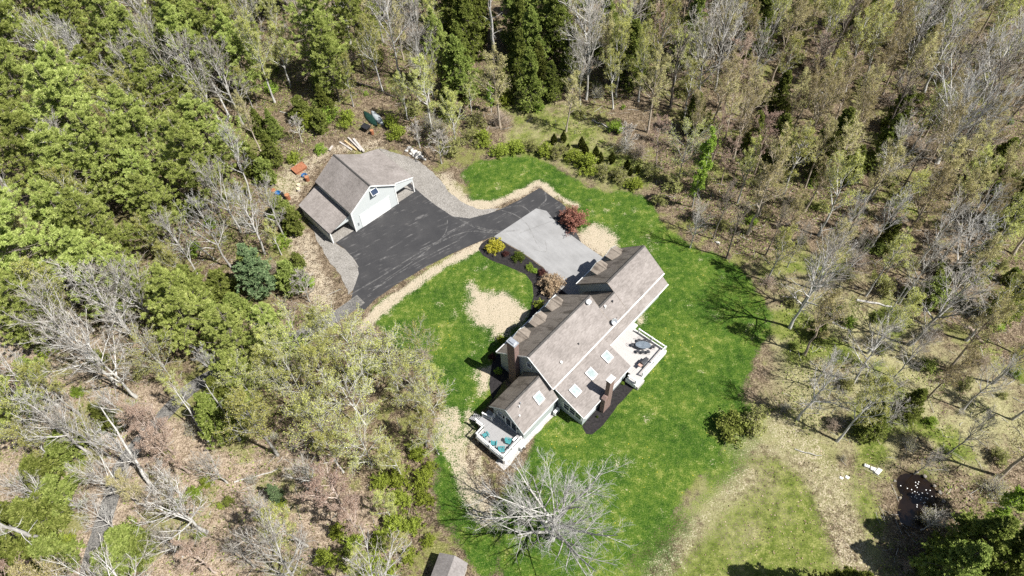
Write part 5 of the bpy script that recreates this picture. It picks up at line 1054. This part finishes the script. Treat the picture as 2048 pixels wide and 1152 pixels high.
# ---- trees that stand out, by where their crowns are seen: kind, x, y, height, spread
KEY = [('pine', 130, 225, 22, 1.35), ('pine', 60, 300, 20, 1.1), ('pine', 205, 300, 20, 1.1), ('pine', 25, 70, 21, 1.1), ('pine', 215, 40, 20, 1.1), ('pine', 430, 45, 21, 1.1), ('pine', 470, 90, 18, 1.0), ('pine', 625, 40, 21, 1.1), ('pine', 650, 100, 17, .9), ('pine', 700, 20, 20, 1), ('pine', 335, 15, 20, 1), ('pine', 120, 440, 18, 1.1), ('pine', 180, 520, 19, 1.1), ('pine', 15, 500, 21, 1.2), ('pine', 20, 600, 18, 1.0), ('pine', 280, 350, 14, 1.0), ('pine', 400, 270, 9, 1.2), ('pine', 255, 555, 13, 1.0), ('pine', 310, 595, 12, 1.0), ('pine_blue', 508, 540, 11, 1.0), ('pine', 465, 670, 15, 1.05), ('pine', 545, 665, 14, 1.0), ('pine', 470, 740, 13, 1.0), ('pine', 300, 400, 15, 1), ('pine', 10, 220, 18, 1), ('pine', 330, 80, 17, .9), ('pine', 0, 420, 19, 1.1), ('pine', 870, 75, 16, .8),
 ('hemlock', 930, 60, 15, 1), ('hemlock', 945, 10, 17, 1), ('hemlock', 1040, 15, 17, 1), ('hemlock', 1060, 85, 13, 1.1), ('hemlock', 1075, 130, 9, 1.1), ('hemlock', 1110, 40, 16, 1), ('hemlock', 905, 25, 16, 1), ('hemlock', 1045, 60, 13, .9), ('hemlock', 915, 105, 11, 1), ('hemlock', 430, 830, 11, 1.05), ('hemlock', 455, 800, 10, 1), ('hemlock', 205, 835, 7, 1), ('spruce', 648, 205, 7, 1), ('spruce', 515, 245, 6, 1), ('spruce', 545, 250, 6, 1), ('spruce', 893, 205, 7.5, .9), ('hemlock', 1380, 60, 14, .9), ('hemlock', 1215, 60, 13, 1), ('hemlock', 640, 150, 10, .9), ('hemlock', 540, 300, 7, 1.1), ('hemlock', 500, 320, 7, 1.1),
 ('hemlock', 1960, 1085, 13, 1.15), ('hemlock', 1905, 1130, 12, 1.05), ('hemlock', 2030, 1110, 14, 1.1), ('hemlock', 1700, 1200, 14, 1.0), ('hemlock', 1750, 845, 7, 1.1), ('hemlock', 1820, 810, 7, 1.1), ('hemlock', 1965, 520, 9, 1.1), ('hemlock', 2020, 600, 9, 1.1), ('hemlock', 1640, 660, 4, 1.2), ('hemlock', 1990, 330, 10, 1.2), ('hemlock', 1800, 220, 9, 1.1), ('hemlock', 1560, 190, 9, 1.1), ('hemlock', 1870, 60, 11, 1.2), ('hemlock', 1780, 470, 7, 1.1),
 ('bare', 195, 590, 16, 1.15), ('bare', 255, 585, 15, 1.1), ('bare', 150, 690, 15, 1.2), ('bare', 110, 640, 16, 1.1), ('bare', 265, 660, 13, 1.0), ('bare', 200, 720, 14, 1.2), ('bare', 320, 110, 17, 1), ('bare', 100, 110, 16, 1.1), ('bare', 265, 150, 16, 1.1), ('bare', 390, 140, 16, 1), ('bare', 170, 110, 15, 1), ('bare', 440, 385, 13, 1), ('bare', 490, 430, 13, 1.1), ('bare', 540, 410, 11, 1.1), ('bare', 415, 450, 14, 1), ('bare', 350, 480, 12, .9), ('bare', 835, 60, 17, 1), ('bare', 780, 40, 17, 1), ('bare', 845, 120, 14, .9), ('bare', 1180, 90, 16, 1), ('bare', 1165, 130, 12, .9), ('bare_wide', 1930, 235, 16, .9), ('bare', 2010, 110, 16, 1.2), ('bare', 1960, 130, 15, 1.1),
 ('red_bud', 670, 995, 12, 1.25), ('red_bud', 700, 1040, 10, 1.1), ('red_bud', 330, 900, 11, 1.1), ('red_bud', 280, 830, 10, 1.0), ('bare_small', 605, 570, 6.5, 1.15), ('bare', 95, 840, 14, 1.1), ('bare', 30, 740, 14, 1), ('bare', 215, 960, 11, 1.2), ('bare', 240, 820, 12, .9), ('bare_small', 878, 290, 6.5, 1.2), ('bare_small', 835, 265, 5.5, 1.1), ('bare_small', 1255, 270, 6, 1.1), ('bare', 1780, 430, 12, .9), ('bare', 1850, 535, 12, 1), ('bare', 1700, 440, 12, .8), ('bare', 1720, 500, 8, .8), ('bare', 1660, 730, 9, .8), ('bare', 1835, 700, 10, .9), ('bare', 1765, 780, 9, 1), ('bare', 1950, 430, 14, .9), ('bare', 1890, 450, 13, .9), ('bare', 1790, 830, 7, 1.0), ('bare_dark', 1480, 440, 12, .9), ('bare_dark', 1560, 440, 11, .8), ('bare_dark', 1450, 400, 12, .8), ('bare', 1395, 440, 9, .9), ('bare', 1950, 860, 10, .8), ('bare', 1990, 760, 11, .9), ('bare', 1860, 920, 6, 1), ('bare', 1870, 1040, 5, 1.2), ('bare', 1600, 480, 9, .7),
 ('bud_pale', 700, 690, 14, 1.05), ('bud_pale', 775, 720, 13, 1.05), ('bud', 640, 740, 14, 1.0), ('bud_pale', 820, 770, 12, 1.0), ('bud_pale', 640, 850, 13, 1.1), ('bud_pale', 705, 790, 13, 1.15), ('bud_pale', 590, 780, 13, 1.0), ('bud_pale', 860, 800, 8, 1.1), ('bud_pale', 870, 880, 7, 1.1), ('bare', 330, 960, 8, 1.1), ('bare', 420, 930, 8, 1.0), ('bare', 520, 1010, 7, 1.1), ('bare', 150, 860, 12, 1.0), ('bare', 60, 980, 9, 1.1), ('bare', 610, 950, 8, 1.1), ('bare', 330, 1090, 7, 1.2), ('bare', 480, 1110, 7, 1.1), ('bud_pale', 840, 690, 10, 1.0), ('bud', 840, 850, 9, 1.0), ('bud', 790, 920, 9, 1.0), ('bud', 870, 750, 8, 1.0), ('bud_pale', 720, 890, 11, 1), ('bud', 660, 900, 10, 1), ('bud', 770, 1010, 8, 1), ('bud', 800, 1090, 7, 1.1), ('bud', 720, 1120, 7, 1.1), ('bud', 530, 730, 11, .9), ('bud', 640, 655, 11, 1), ('bud_pale', 590, 690, 12, 1.1), ('bud', 540, 710, 12, 1), ('bud_pale', 490, 770, 11, 1), ('bare', 430, 745, 11, 1), ('bud', 350, 780, 9, .9), ('red_bud', 300, 860, 11, 1.1), ('bare', 235, 905, 11, 1.1), ('tan_bud', 255, 985, 9, 1.2), ('bare', 190, 1030, 10, 1), ('bud_pale', 30, 830, 13, 1), ('bud', 90, 770, 12, 1), ('bud_pale', 310, 720, 11, 1.0), ('bud', 60, 880, 10, 1),
 ('bud', 510, 100, 16, 1), ('bud', 860, 160, 10, 1), ('bud', 745, 90, 14, 1), ('bud', 805, 185, 9, 1), ('bud', 690, 150, 10, .9), ('bud', 285, 270, 9, 1.1), ('bud', 345, 255, 8, 1.1), ('bud', 485, 165, 9, 1), ('bud', 395, 200, 9, 1), ('bud', 330, 300, 8, 1), ('bud', 290, 470, 9, 1.1), ('bud', 340, 520, 9, 1.1), ('bud', 545, 470, 7, 1),
 ('green', 1415, 310, 12, .95), ('green', 1400, 355, 10, .9), ('bud', 1325, 60, 15, 1), ('bud', 1290, 110, 14, .9), ('green', 2020, 1005, 10, 1.1), ('green', 1985, 1050, 8, 1), ('bud', 1500, 330, 12, .9), ('green', 980, 190, 6, 1), ('bud', 940, 190, 6, 1.1), ('bud_pale', 1370, 300, 12, .9),
 ('sapling_pine', 80, 945, 6, 1.3), ('sapling_pine', 115, 985, 6, 1.3), ('sapling_pine', 70, 1030, 7, 1.4), ('sapling_pine', 30, 1110, 8, 1.3), ('sapling_pine', 130, 900, 6, 1.2), ('sapling_pine', 95, 1110, 6, 1.3), ('sapling_pine', 245, 1080, 5.5, 1.3), ('sapling_pine', 285, 1095, 4.5, 1.2), ('sapling_pine', 215, 1125, 5.5, 1.2), ('pine_blue', 550, 985, 5, .8), ('sapling_pine', 400, 590, 6, 1.3), ('sapling_pine', 345, 640, 6, 1.2), ('sapling_pine', 420, 630, 6, 1.2), ('sapling_pine', 440, 570, 6, 1.2), ('sapling_pine', 370, 560, 6, 1.2), ('sapling_pine', 470, 610, 5, 1.2), ('sapling_pine', 560, 415, 5, 1.2), ('sapling_pine', 585, 440, 5, 1.2), ('sapling_pine', 530, 340, 5, 1.3), ('sapling_pine', 600, 215, 5, 1.2), ('sapling_pine', 640, 240, 4.5, 1.2)]
placed = []
for k_, x, y, h_, w_ in KEY:
    e, p = plant_seen(k_, x, y, h_, w_ * .92, group={'tree': 'trees in the wood', 'pine': 'pines in the wood', 'hemlock': 'hemlocks in the wood', 'spruce': 'spruces in the wood', 'conifer': 'young conifers'}.get(PHRASE[k_][2]))
    placed.append((p[0], p[1], 2.0 if h_ > 8 else 1.2))
# the big leafless tree on the lower lawn, and dead trunks
big = plant('bare_wide', 2.9, 23.6, 13.5, 1.08, label='huge leafless grey tree spreading over the lower lawn beside the shed', rot=.6, lean=0)
def snag_line(bx, by, tx, ty, h, r_scale, label, variant=0):
    b_ = site(bx, by); t_ = site(tx, ty, h * .96); e = plant('snag', float(b_[0]), float(b_[1]), h, r_scale, label=label, variant=variant, lean=0)
    d = Vector((t_[0] - b_[0], t_[1] - b_[1], h)).normalized(); e.rotation_euler = d.to_track_quat('Z', 'X').to_euler(); placed.append((b_[0], b_[1], 1.5 if h < 16 else 4.0)); return e
snag_line(988, 118, 981, -20, 17, 1.25, 'tall thick white dead trunk standing at the top centre')
snag_line(310, 986, 185, 790, 13, 1.0, 'tall dead grey trunk leaning left over the hidden driveway'); snag_line(480, 880, 410, 765, 11, 1.0, 'white dead trunk with stubby limbs in front of the dark hemlocks', 1); snag_line(420, 888, 345, 770, 11, .8, 'thin curved white dead stem beside the dark hemlocks', 1)
snag_line(248, 1125, 205, 1095, 5, 1.6, 'short thick broken white trunk in the low conifers, bottom left'); snag_line(100, 1085, -20, 1035, 12, 1.5, 'thick grey trunk leaning out of the bottom left edge'); snag_line(125, 868, 60, 805, 9, 1.3, 'broken grey trunk on leaf litter near the left edge'); snag_line(390, 470, 345, 400, 8, .9, 'dead pale trunk left of the garage among shrubs', 1); snag_line(430, 520, 350, 455, 10, .8, 'slim dead stem leaning left of the driveway', 1); snag_line(460, 235, 345, 15, 14, .8, 'tall white dead birch between the pines at top left', 1)
snag_line(1776, 630, 1830, 545, 9, .7, 'slim leaning bare stem above the fallen white log', 1); snag_line(1771, 547, 1820, 480, 8, .7, 'slim leaning bare stem in the right hand thicket', 1); snag_line(1650, 535, 1640, 440, 8, .6, 'slim white birch stem right of the lawn, left of a pair', 1); snag_line(1657, 530, 1664, 455, 7, .6, 'slim white birch stem right of the lawn, right of a pair', 1); snag_line(1690, 652, 1678, 560, 7, .6, 'slim white birch stem in the low green shrubs right of the lawn', 1)

# ---- the rest of the wood
ZONES = [  # x0,y0,x1,y1 as seen, spacing, weights
 (-200, -400, 500, 330, 4.5, dict(pine=.26, bare=.22, tan_bud=.22, bud=.24, red_bud=.06)), (-200, 330, 430, 660, 4.7, dict(pine=.26, bare=.20, bud=.26, tan_bud=.18, sapling_pine=.10)), (430, 250, 620, 560, 3.6, dict(bud=.3, tan_bud=.25, sapling_pine=.3, bare=.15)), (500, -400, 900, 160, 5.0, dict(pine=.22, bud=.30, tan_bud=.28, bare=.2)), (560, 160, 1000, 300, 4.9, dict(bud=.35, tan_bud=.35, bare_small=.15, sapling_pine=.15)), (900, -400, 1160, 150, 4.2, dict(hemlock=.75, bud=.15, tan_bud=.1)), (1000, 150, 1320, 330, 9.5, dict(bare_small=.5, tan_bud=.5)),
 (1160, -400, 2300, 230, 3.4, dict(tan_bud=.42, bud=.22, bare=.15, bare_dark=.07, hemlock=.08, red_bud=.06)), (1300, 230, 2300, 420, 3.5, dict(tan_bud=.42, bud=.24, bare=.14, hemlock=.08, bare_dark=.07, red_bud=.05)), (1440, 420, 2300, 560, 3.4, dict(tan_bud=.34, bare=.20, bud=.16, hemlock=.12, red_bud=.06, sapling_pine=.12)), (1560, 560, 2300, 920, 4.2, dict(bare=.32, tan_bud=.32, hemlock=.05, bud=.16, sapling_pine=.15)), (1900, 920, 2300, 1200, 5.5, dict(hemlock=.4, green=.3, bare=.3)),
 (-200, 660, 420, 920, 4.2, dict(bare=.5, bud_pale=.2, red_bud=.1, pine=.1, sapling_pine=.1)), (420, 640, 900, 940, 6.4, dict(bud_pale=.6, bud=.25, tan_bud=.05, sapling_pine=.1)), (-200, 920, 420, 1300, 4.3, dict(bare=.38, red_bud=.12, sapling_pine=.3, tan_bud=.2)), (420, 940, 860, 1300, 5.0, dict(red_bud=.2, bud=.3, bare=.25, sapling_pine=.25))]
CLEAR_SEEN = [(520, 430), (575, 330), (640, 290), (695, 265), (712, 205), (775, 205), (800, 285), (880, 320), (990, 280), (1100, 262), (1200, 300), (1300, 375), (1370, 470), (1500, 540), (1560, 620), (1565, 760), (1500, 830), (1650, 890), (1730, 1040), (1770, 1250), (860, 1250), (850, 1000), (850, 930), (905, 800), (880, 720), (800, 670), (700, 650), (655, 560), (600, 500)]
YARD = site2(CLEAR_SEEN)
gz = np.random.default_rng(99); cand = np.stack([gz.uniform(-118, 118, 13000), gz.uniform(0, 150, 13000)], -1)
HT = dict(pine=(15, 21), hemlock=(7, 14), bare=(12, 17), bare_dark=(12, 16), tan_bud=(10, 16), bud=(10, 15), bud_pale=(11, 15), red_bud=(9, 13), green=(8, 12), sapling_pine=(3, 6.5), bare_small=(4.5, 7))
in_yard = poly_sd(YARD, cand[:, 0], cand[:, 1]); ondrive = line_sd(DRIVE_PATH, cand[:, 0], cand[:, 1]); inpond = poly_sd(POND, cand[:, 0], cand[:, 1])
count = 0
for i, (x, y) in enumerate(cand):
    if in_yard[i] > -.8 or ondrive[i] < 2.6 or inpond[i] > -2.5: continue
    sp0 = seen((x, y, 8.0)); zn = next((z for z in ZONES if z[0] <= sp0[0] < z[2] and z[1] <= sp0[1] < z[3]), None)
    if zn is None or not (-60 < sp0[0] < 2110 and -90 < sp0[1] < 1230): continue
    if any((x - a) ** 2 + (y - b_) ** 2 < (zn[4] * .5 + r * .9) ** 2 for a, b_, r in placed): continue
    ks = list(zn[5]); k_ = ks[int(gz.choice(len(ks), p=np.array(list(zn[5].values())) / sum(zn[5].values())))]
    lo, hi = HT[k_]; h_ = gz.uniform(lo, hi); cs_ = seen((x, y, h_ * .7))
    if poly_sd(CLEAR_SEEN, np.array([cs_[0]]), np.array([cs_[1]]))[0] > -12: continue
    bs = seen((x, y, 0.0)); tp_ = seen((x, y, h_))
    if 1655 < cs_[0] < 1900 and 905 < cs_[1] < 1045: continue
    if 945 < cs_[0] < 1025 and cs_[1] < 140: continue
    if tp_[1] > 1160 or (bs[0] < -20 and tp_[0] < -20) or (bs[0] > 2070 and tp_[0] > 2070) or bs[1] < 0: continue
    plant(k_, x, y, h_, gz.uniform(.85, 1.15), group={'tree': 'trees in the wood', 'pine': 'pines in the wood', 'hemlock': 'hemlocks in the wood', 'conifer': 'young conifers'}.get(PHRASE[k_][2], 'trees in the wood'), lean=.05); placed.append((x, y, zn[4] * .5)); count += 1
# ---- understory shrubs
SZ = [(-200, -400, 1000, 600, dict(shrub_green=.35, shrub_olive=.25, shrub_twig=.4), 3.7), (1000, -400, 2300, 420, dict(shrub_green=.3, shrub_olive=.35, shrub_twig=.35), 3.9), (1400, 420, 2300, 1200, dict(shrub_green=.25, shrub_olive=.25, shrub_twig=.5), 3.1), (-200, 600, 900, 1200, dict(shrub_green=.3, shrub_olive=.2, shrub_lime=.1, shrub_twig=.4), 3.5)]
cand = np.stack([gz.uniform(-110, 110, 4200), gz.uniform(8, 135, 4200)], -1); in_yard = poly_sd(YARD, cand[:, 0], cand[:, 1]); ondrive = line_sd(DRIVE_PATH, cand[:, 0], cand[:, 1]); inpond = poly_sd(POND, cand[:, 0], cand[:, 1])
inopen = np.maximum(poly_sd(LITTER_OPEN, cand[:, 0], cand[:, 1]), np.maximum(poly_sd(PALE_OPEN, cand[:, 0], cand[:, 1]), poly_sd(FIELD_TOP, cand[:, 0], cand[:, 1])))
sh = []
for kk, a, b_, hh in (('shrub_lime', 790, 262, 2.6), ('shrub_lime', 783, 240, 2.4), ('shrub_lime', 588, 314, 2.0), ('shrub_green', 640, 295, 2.0), ('shrub_lime', 610, 240, 2.6), ('shrub_lime', 560, 1005, 1.2), ('shrub_green', 385, 985, 1.8), ('shrub_lime', 412, 962, 1.4), ('shrub_green', 362, 1002, 1.2), ('shrub_lime', 345, 1012, 1.5), ('shrub_olive', 398, 1002, 1.3), ('shrub_green', 455, 1000, 1.1), ('shrub_lime', 440, 1010, .8), ('shrub_green', 400, 1072, 1.1), ('shrub_olive', 300, 1030, 1.6), ('shrub_twig', 500, 960, 1.6), ('shrub_twig', 600, 1080, 1.8), ('shrub_twig', 470, 1090, 1.5), ('shrub_green', 655, 220, 3.2), ('shrub_lime', 690, 235, 2.8), ('shrub_twig', 860, 240, 3.6), ('shrub_twig', 880, 255, 3.2), ('shrub_olive', 910, 290, 3.2), ('shrub_olive', 940, 270, 3.0), ('shrub_lime', 965, 275, 2.6), ('shrub_twig', 1000, 235, 3.2), ('shrub_olive', 950, 240, 3.2), ('shrub_lime', 1010, 190, 3), ('shrub_lime', 760, 960, 2.0), ('shrub_lime', 800, 1000, 2.2), ('shrub_lime', 830, 1050, 1.8), ('shrub_lime', 760, 1080, 2.2), ('shrub_lime', 820, 1110, 1.6), ('shrub_lime', 700, 1140, 2.2), ('shrub_lime', 780, 1140, 2), ('shrub_lime', 860, 935, 1.6), ('shrub_lime', 855, 1080, 1.4), ('shrub_lime', 680, 1060, 2), ('shrub_lime', 835, 900, 2.2), ('shrub_lime', 800, 950, 2.4), ('shrub_lime', 700, 1090, 2.6), ('shrub_lime', 740, 1130, 2.6), ('shrub_lime', 650, 1120, 2.2), ('shrub_lime', 790, 1050, 2.4), ('shrub_lime', 840, 960, 2.4), ('shrub_lime', 850, 1000, 1.8), ('shrub_green', 1670, 620, 2.2), ('shrub_green', 1700, 640, 1.8), ('shrub_green', 1760, 635, 1.6), ('shrub_lime', 1640, 650, 1.8), ('shrub_twig', 1250, 285, 3), ('shrub_twig', 1280, 300, 2.8), ('shrub_olive', 1320, 400, 2.2), ('shrub_olive', 1300, 340, 2.6), ('shrub_twig', 1860, 1030, 2.2)):
    p = site(a, b_, hh * .5); plant(kk, float(p[0]), float(p[1]), hh, 1.0, group='shrubs along the wood edge'); sh.append((p[0], p[1]))
for i, (x, y) in enumerate(cand):
    if len(sh) >= 400: break
    if in_yard[i] > -.6 or ondrive[i] < 2.4 or inpond[i] > -2: continue
    s_ = seen((x, y, 1.0)); zn = next((z for z in SZ if z[0] <= s_[0] < z[2] and z[1] <= s_[1] < z[3]), None)
    if zn is None or not (0 < s_[0] < 2048 and 0 < s_[1] < 1150) or (1660 < s_[0] < 1790 and 915 < s_[1] < 1000): continue
    if any((x - a) ** 2 + (y - b_) ** 2 < (zn[5] * (1.15 if inopen[i] > 0 else 1)) ** 2 for a, b_ in sh): continue
    ks = list(zn[4]); k_ = ks[int(gz.choice(len(ks), p=np.array(list(zn[4].values()))))]; plant(k_, x, y, gz.uniform(.9, 2.8), gz.uniform(.8, 1.2), group='undergrowth shrubs in the wood'); sh.append((x, y))
from collections import Counter
print('trees filled', count, 'shrubs', len(sh), Counter(e.name.split('.')[0] for e, _, _ in PLANTS))

# ---- fallen logs
for i, (x0, y0, x1, y1, r, mt, lab) in enumerate(((1712, 601, 1784, 614, .17, 'pale', 'white fallen birch log lying in the pale clearing right of the lawn'), (1145, 200, 1172, 240, .14, 'pale', 'pale fallen log in the grass above the arborvitae row'), (1185, 240, 1228, 262, .13, 'pale', 'pale fallen log near the grey bush above the arborvitae'), (1660, 643, 1704, 667, .14, 'grey', 'grey fallen log below the slim birch stems right of the lawn'), (1935, 655, 1968, 690, .28, 'red', 'rotten reddish log in the pale grass at the right edge'), (345, 500, 430, 498, .12, 'pale', 'pale fallen stem arching over shrubs left of the driveway'), (700, 160, 790, 195, .2, 'dark', 'dark fallen log on the litter behind the garage'), (640, 240, 560, 225, .12, 'grey', 'grey fallen stem among shrubs above the barrels'), (330, 945, 290, 1000, .13, 'grey', 'short grey log on the litter beside the hidden drive'), (470, 965, 560, 940, .10, 'grey', 'thin grey branch lying on open litter below the hemlocks'), (1090, 165, 1190, 160, .14, 'dark', 'dark fallen trunk in the shade below the hemlocks'), (1590, 900, 1640, 912, .07, 'grey', 'thin grey branch lying on the meadow edge'))):
    a = site(x0, y0); b_ = site(x1, y1); g = np.random.default_rng(i); n = 6; s_ = np.linspace(0, 1, n)
    P = (a[None] + (b_ - a)[None] * s_[:, None]); P[:, 2] = r * .7 + .25 * (i % 2) * s_ * .5; P[:, :2] += g.normal(0, .08, (n, 2)); v, q = tubes(P[None], (r * np.linspace(1, .55, n))[None], 8)
    bm_v = MB(); bm_v.add(v.tolist(), q.tolist()); bm_v.add(v[:8].tolist(), [tuple(range(8))]); bm_v.add(v[-8:].tolist(), [tuple(range(8))]); o = bm_v.build('fallen_log', BK[mt], None, smooth=False); tag(o, lab, 'log', 'fallen logs')

# ---- labels for the trees of the wood: what it is, the place it stands by, and its order there
ROWS = [200, 420, 640, 860]; COLS = [350, 700, 1050, 1400, 1720]
PLACE = [['in the top left corner', 'along the top beyond the garage', 'around the tall white snag', 'along the top right of the snag', 'in the top right wood', 'in the top right corner'],
         ['by the huge pine at left', 'between huge pine and garage', 'behind the garage', 'above the arborvitae row', 'right of the upper lawn', 'by the wide bare tree at right'],
         ['at the left edge, mid height', 'left of the dark driveway', 'beside the garage gravel', 'at the upper right lawn corner', 'in the thicket right of the lawn', 'in the right edge thicket'],
         ['in the grey stand at left', 'below the dark driveway', 'left of the house front lawn', 'by the house', 'just right of the big lawn', 'in the pale clearing at right'],
         ['along the hidden drive, bottom left', 'on the leaf litter, bottom left', 'near the shed', 'below the lower lawn', 'by the lower meadow', 'around the pond']]
ORD = ['', 'first', 'second', 'third', 'fourth', 'fifth', 'sixth', 'seventh', 'eighth', 'ninth', 'tenth', 'eleventh', 'twelfth', 'thirteenth', 'fourteenth', 'fifteenth', 'sixteenth', 'seventeenth', 'eighteenth', 'nineteenth', 'twentieth']
bk = {}
for e, kind, s_ in PLANTS:
    r_ = sum(s_[1] > v for v in ROWS); c_ = sum(s_[0] > v for v in COLS); bk.setdefault((PHRASE[kind][1], PLACE[r_][c_]), []).append((s_[0], e))
for (ph, pl), lst in bk.items():
    lst.sort(key=lambda q: q[0]); n = len(lst)
    for i, (_, e) in enumerate(lst):
        if n == 1: e["label"] = f'{ph} {pl}, the only one there'
        elif i == 0: e["label"] = f'{ph} {pl}, leftmost of {n}'
        elif i == n - 1: e["label"] = f'{ph} {pl}, rightmost of {n}'
        else: e["label"] = f'{ph} {pl}, {ORD[i + 1] if i + 1 < len(ORD) else str(i + 1) + "th"} of {n} from left'

# ================================================================== ground cover (nobody could count it)
gs_ = np.random.default_rng(5)
def scatter(n, accept, zone=(-112, 112, 10, 140)):
    x = gs_.uniform(zone[0], zone[1], n * 3); y = gs_.uniform(zone[2], zone[3], n * 3); s_ = seen(np.stack([x, y, np.zeros_like(x)], -1)); k_ = (s_[:, 0] > -30) & (s_[:, 0] < 2080) & (s_[:, 1] > -30) & (s_[:, 1] < 1180)
    x, y = x[k_], y[k_]; fl = fields(x, y); k_ = accept(x, y, fl) > gs_.random(len(x)); x, y = x[k_][:n], y[k_][:n]; fl = {a: b_[k_][:n] for a, b_ in fl.items()}; return x, y, relief(x, y, fl), fl
offroad = lambda x, y: sst(np.minimum(line_sd(DRIVE_PATH, x, y) - 1.7, np.minimum(-poly_sd(ASPHALT, x, y), np.minimum(-poly_sd(CONCRETE, x, y), np.minimum(-poly_sd(GRAVEL_SIDE, x, y), np.minimum(-poly_sd(MULCH_BED, x, y), -poly_sd(POND, x, y)))))), 0, .3)
def cover(name, n, accept, size, mat, hgt, label, cat, upright, clump=.5, aspect=.5):
    x, y, z, fl = scatter(n, accept); pos = np.stack([x, y, z + gs_.random(len(x)) ** 1.5 * hgt + .015], -1)
    V, Q = leaves(gs_, pos, size, np.array([0, 0, upright]), aspect, 1.0, 2.0 if upright == 0 else .3); V[:, 2] = np.maximum(V[:, 2], np.repeat(z, 4) + .008)
    o = link(name, tint_mesh(name, V, Q, fbm(x, y, .5, 61) * 1.6 - .3 + gs_.normal(0, .2, len(x))), None, mat); tag(o, label, cat, kind='stuff'); return o
nope = lambda x, y: sst(-poly_sd(YARD, x, y), -.5, 2.0)
cover('fallen_leaves', 70000, lambda x, y, f: offroad(x, y) * f['wood'] * (1 - f['pale'] * .6), .17, LF['litter'], .10, 'dead tan leaves covering the forest floor', 'leaves', 0, aspect=.8)
cover('undergrowth', 120000, lambda x, y, f: offroad(x, y) * nope(x, y) * sst(fbm(x, y, .10, 71), .42, .6) * (1 - f['open'] * .6), .27, LF['under'], .7, 'low green undergrowth between the trees', 'undergrowth', .5, aspect=.55)
cover('brush', 90000, lambda x, y, f: offroad(x, y) * nope(x, y) * np.maximum(sst(fbm(x, y, .12, 81), .36, .56), f['pale'] * .8 * sst(fbm(x, y, .3, 83), .4, .55)) * (1 - f['open'] * .3), .26, LF['tanbud'], .7, 'low dry brown brush between the trees', 'brush', .8, aspect=.16)
cover('dry_grass', 46000, lambda x, y, f: offroad(x, y) * np.maximum(f['pale'], f['rough'] * .5) * (1 - f['lawn']), .26, LF['drygrass'], .10, 'dry pale grass of the clearing and meadow', 'grass', 1.0, aspect=.16)
cover('grass', 60000, lambda x, y, f: offroad(x, y) * np.clip(f['lawn'] - f['straw'], 0, 1), .11, LF['blade'], .03, 'short green lawn grass around the house', 'grass', 1.0, aspect=.3)
# fallen twigs
x, y, z, fl = scatter(3500, lambda x, y, f: offroad(x, y) * nope(x, y)); n = len(x); a = gs_.uniform(0, 6.283, n); L = gs_.uniform(.4, 2.2, n); st = np.stack([x, y, z + .05], -1); en = st + np.stack([np.cos(a) * L, np.sin(a) * L, gs_.uniform(0, .25, n)], -1); md = (st + en) / 2 + gs_.normal(0, .06, (n, 3))
V, Q = tubes(np.stack([st, md, en], 1), np.repeat(gs_.uniform(.012, .035, n)[:, None], 3, 1), 3); o = link('fallen_twigs', quad_mesh('fallen_twigs', V, Q), None, BK['grey']); tag(o, 'fallen grey twigs and sticks on the forest floor', 'twigs', kind='stuff')
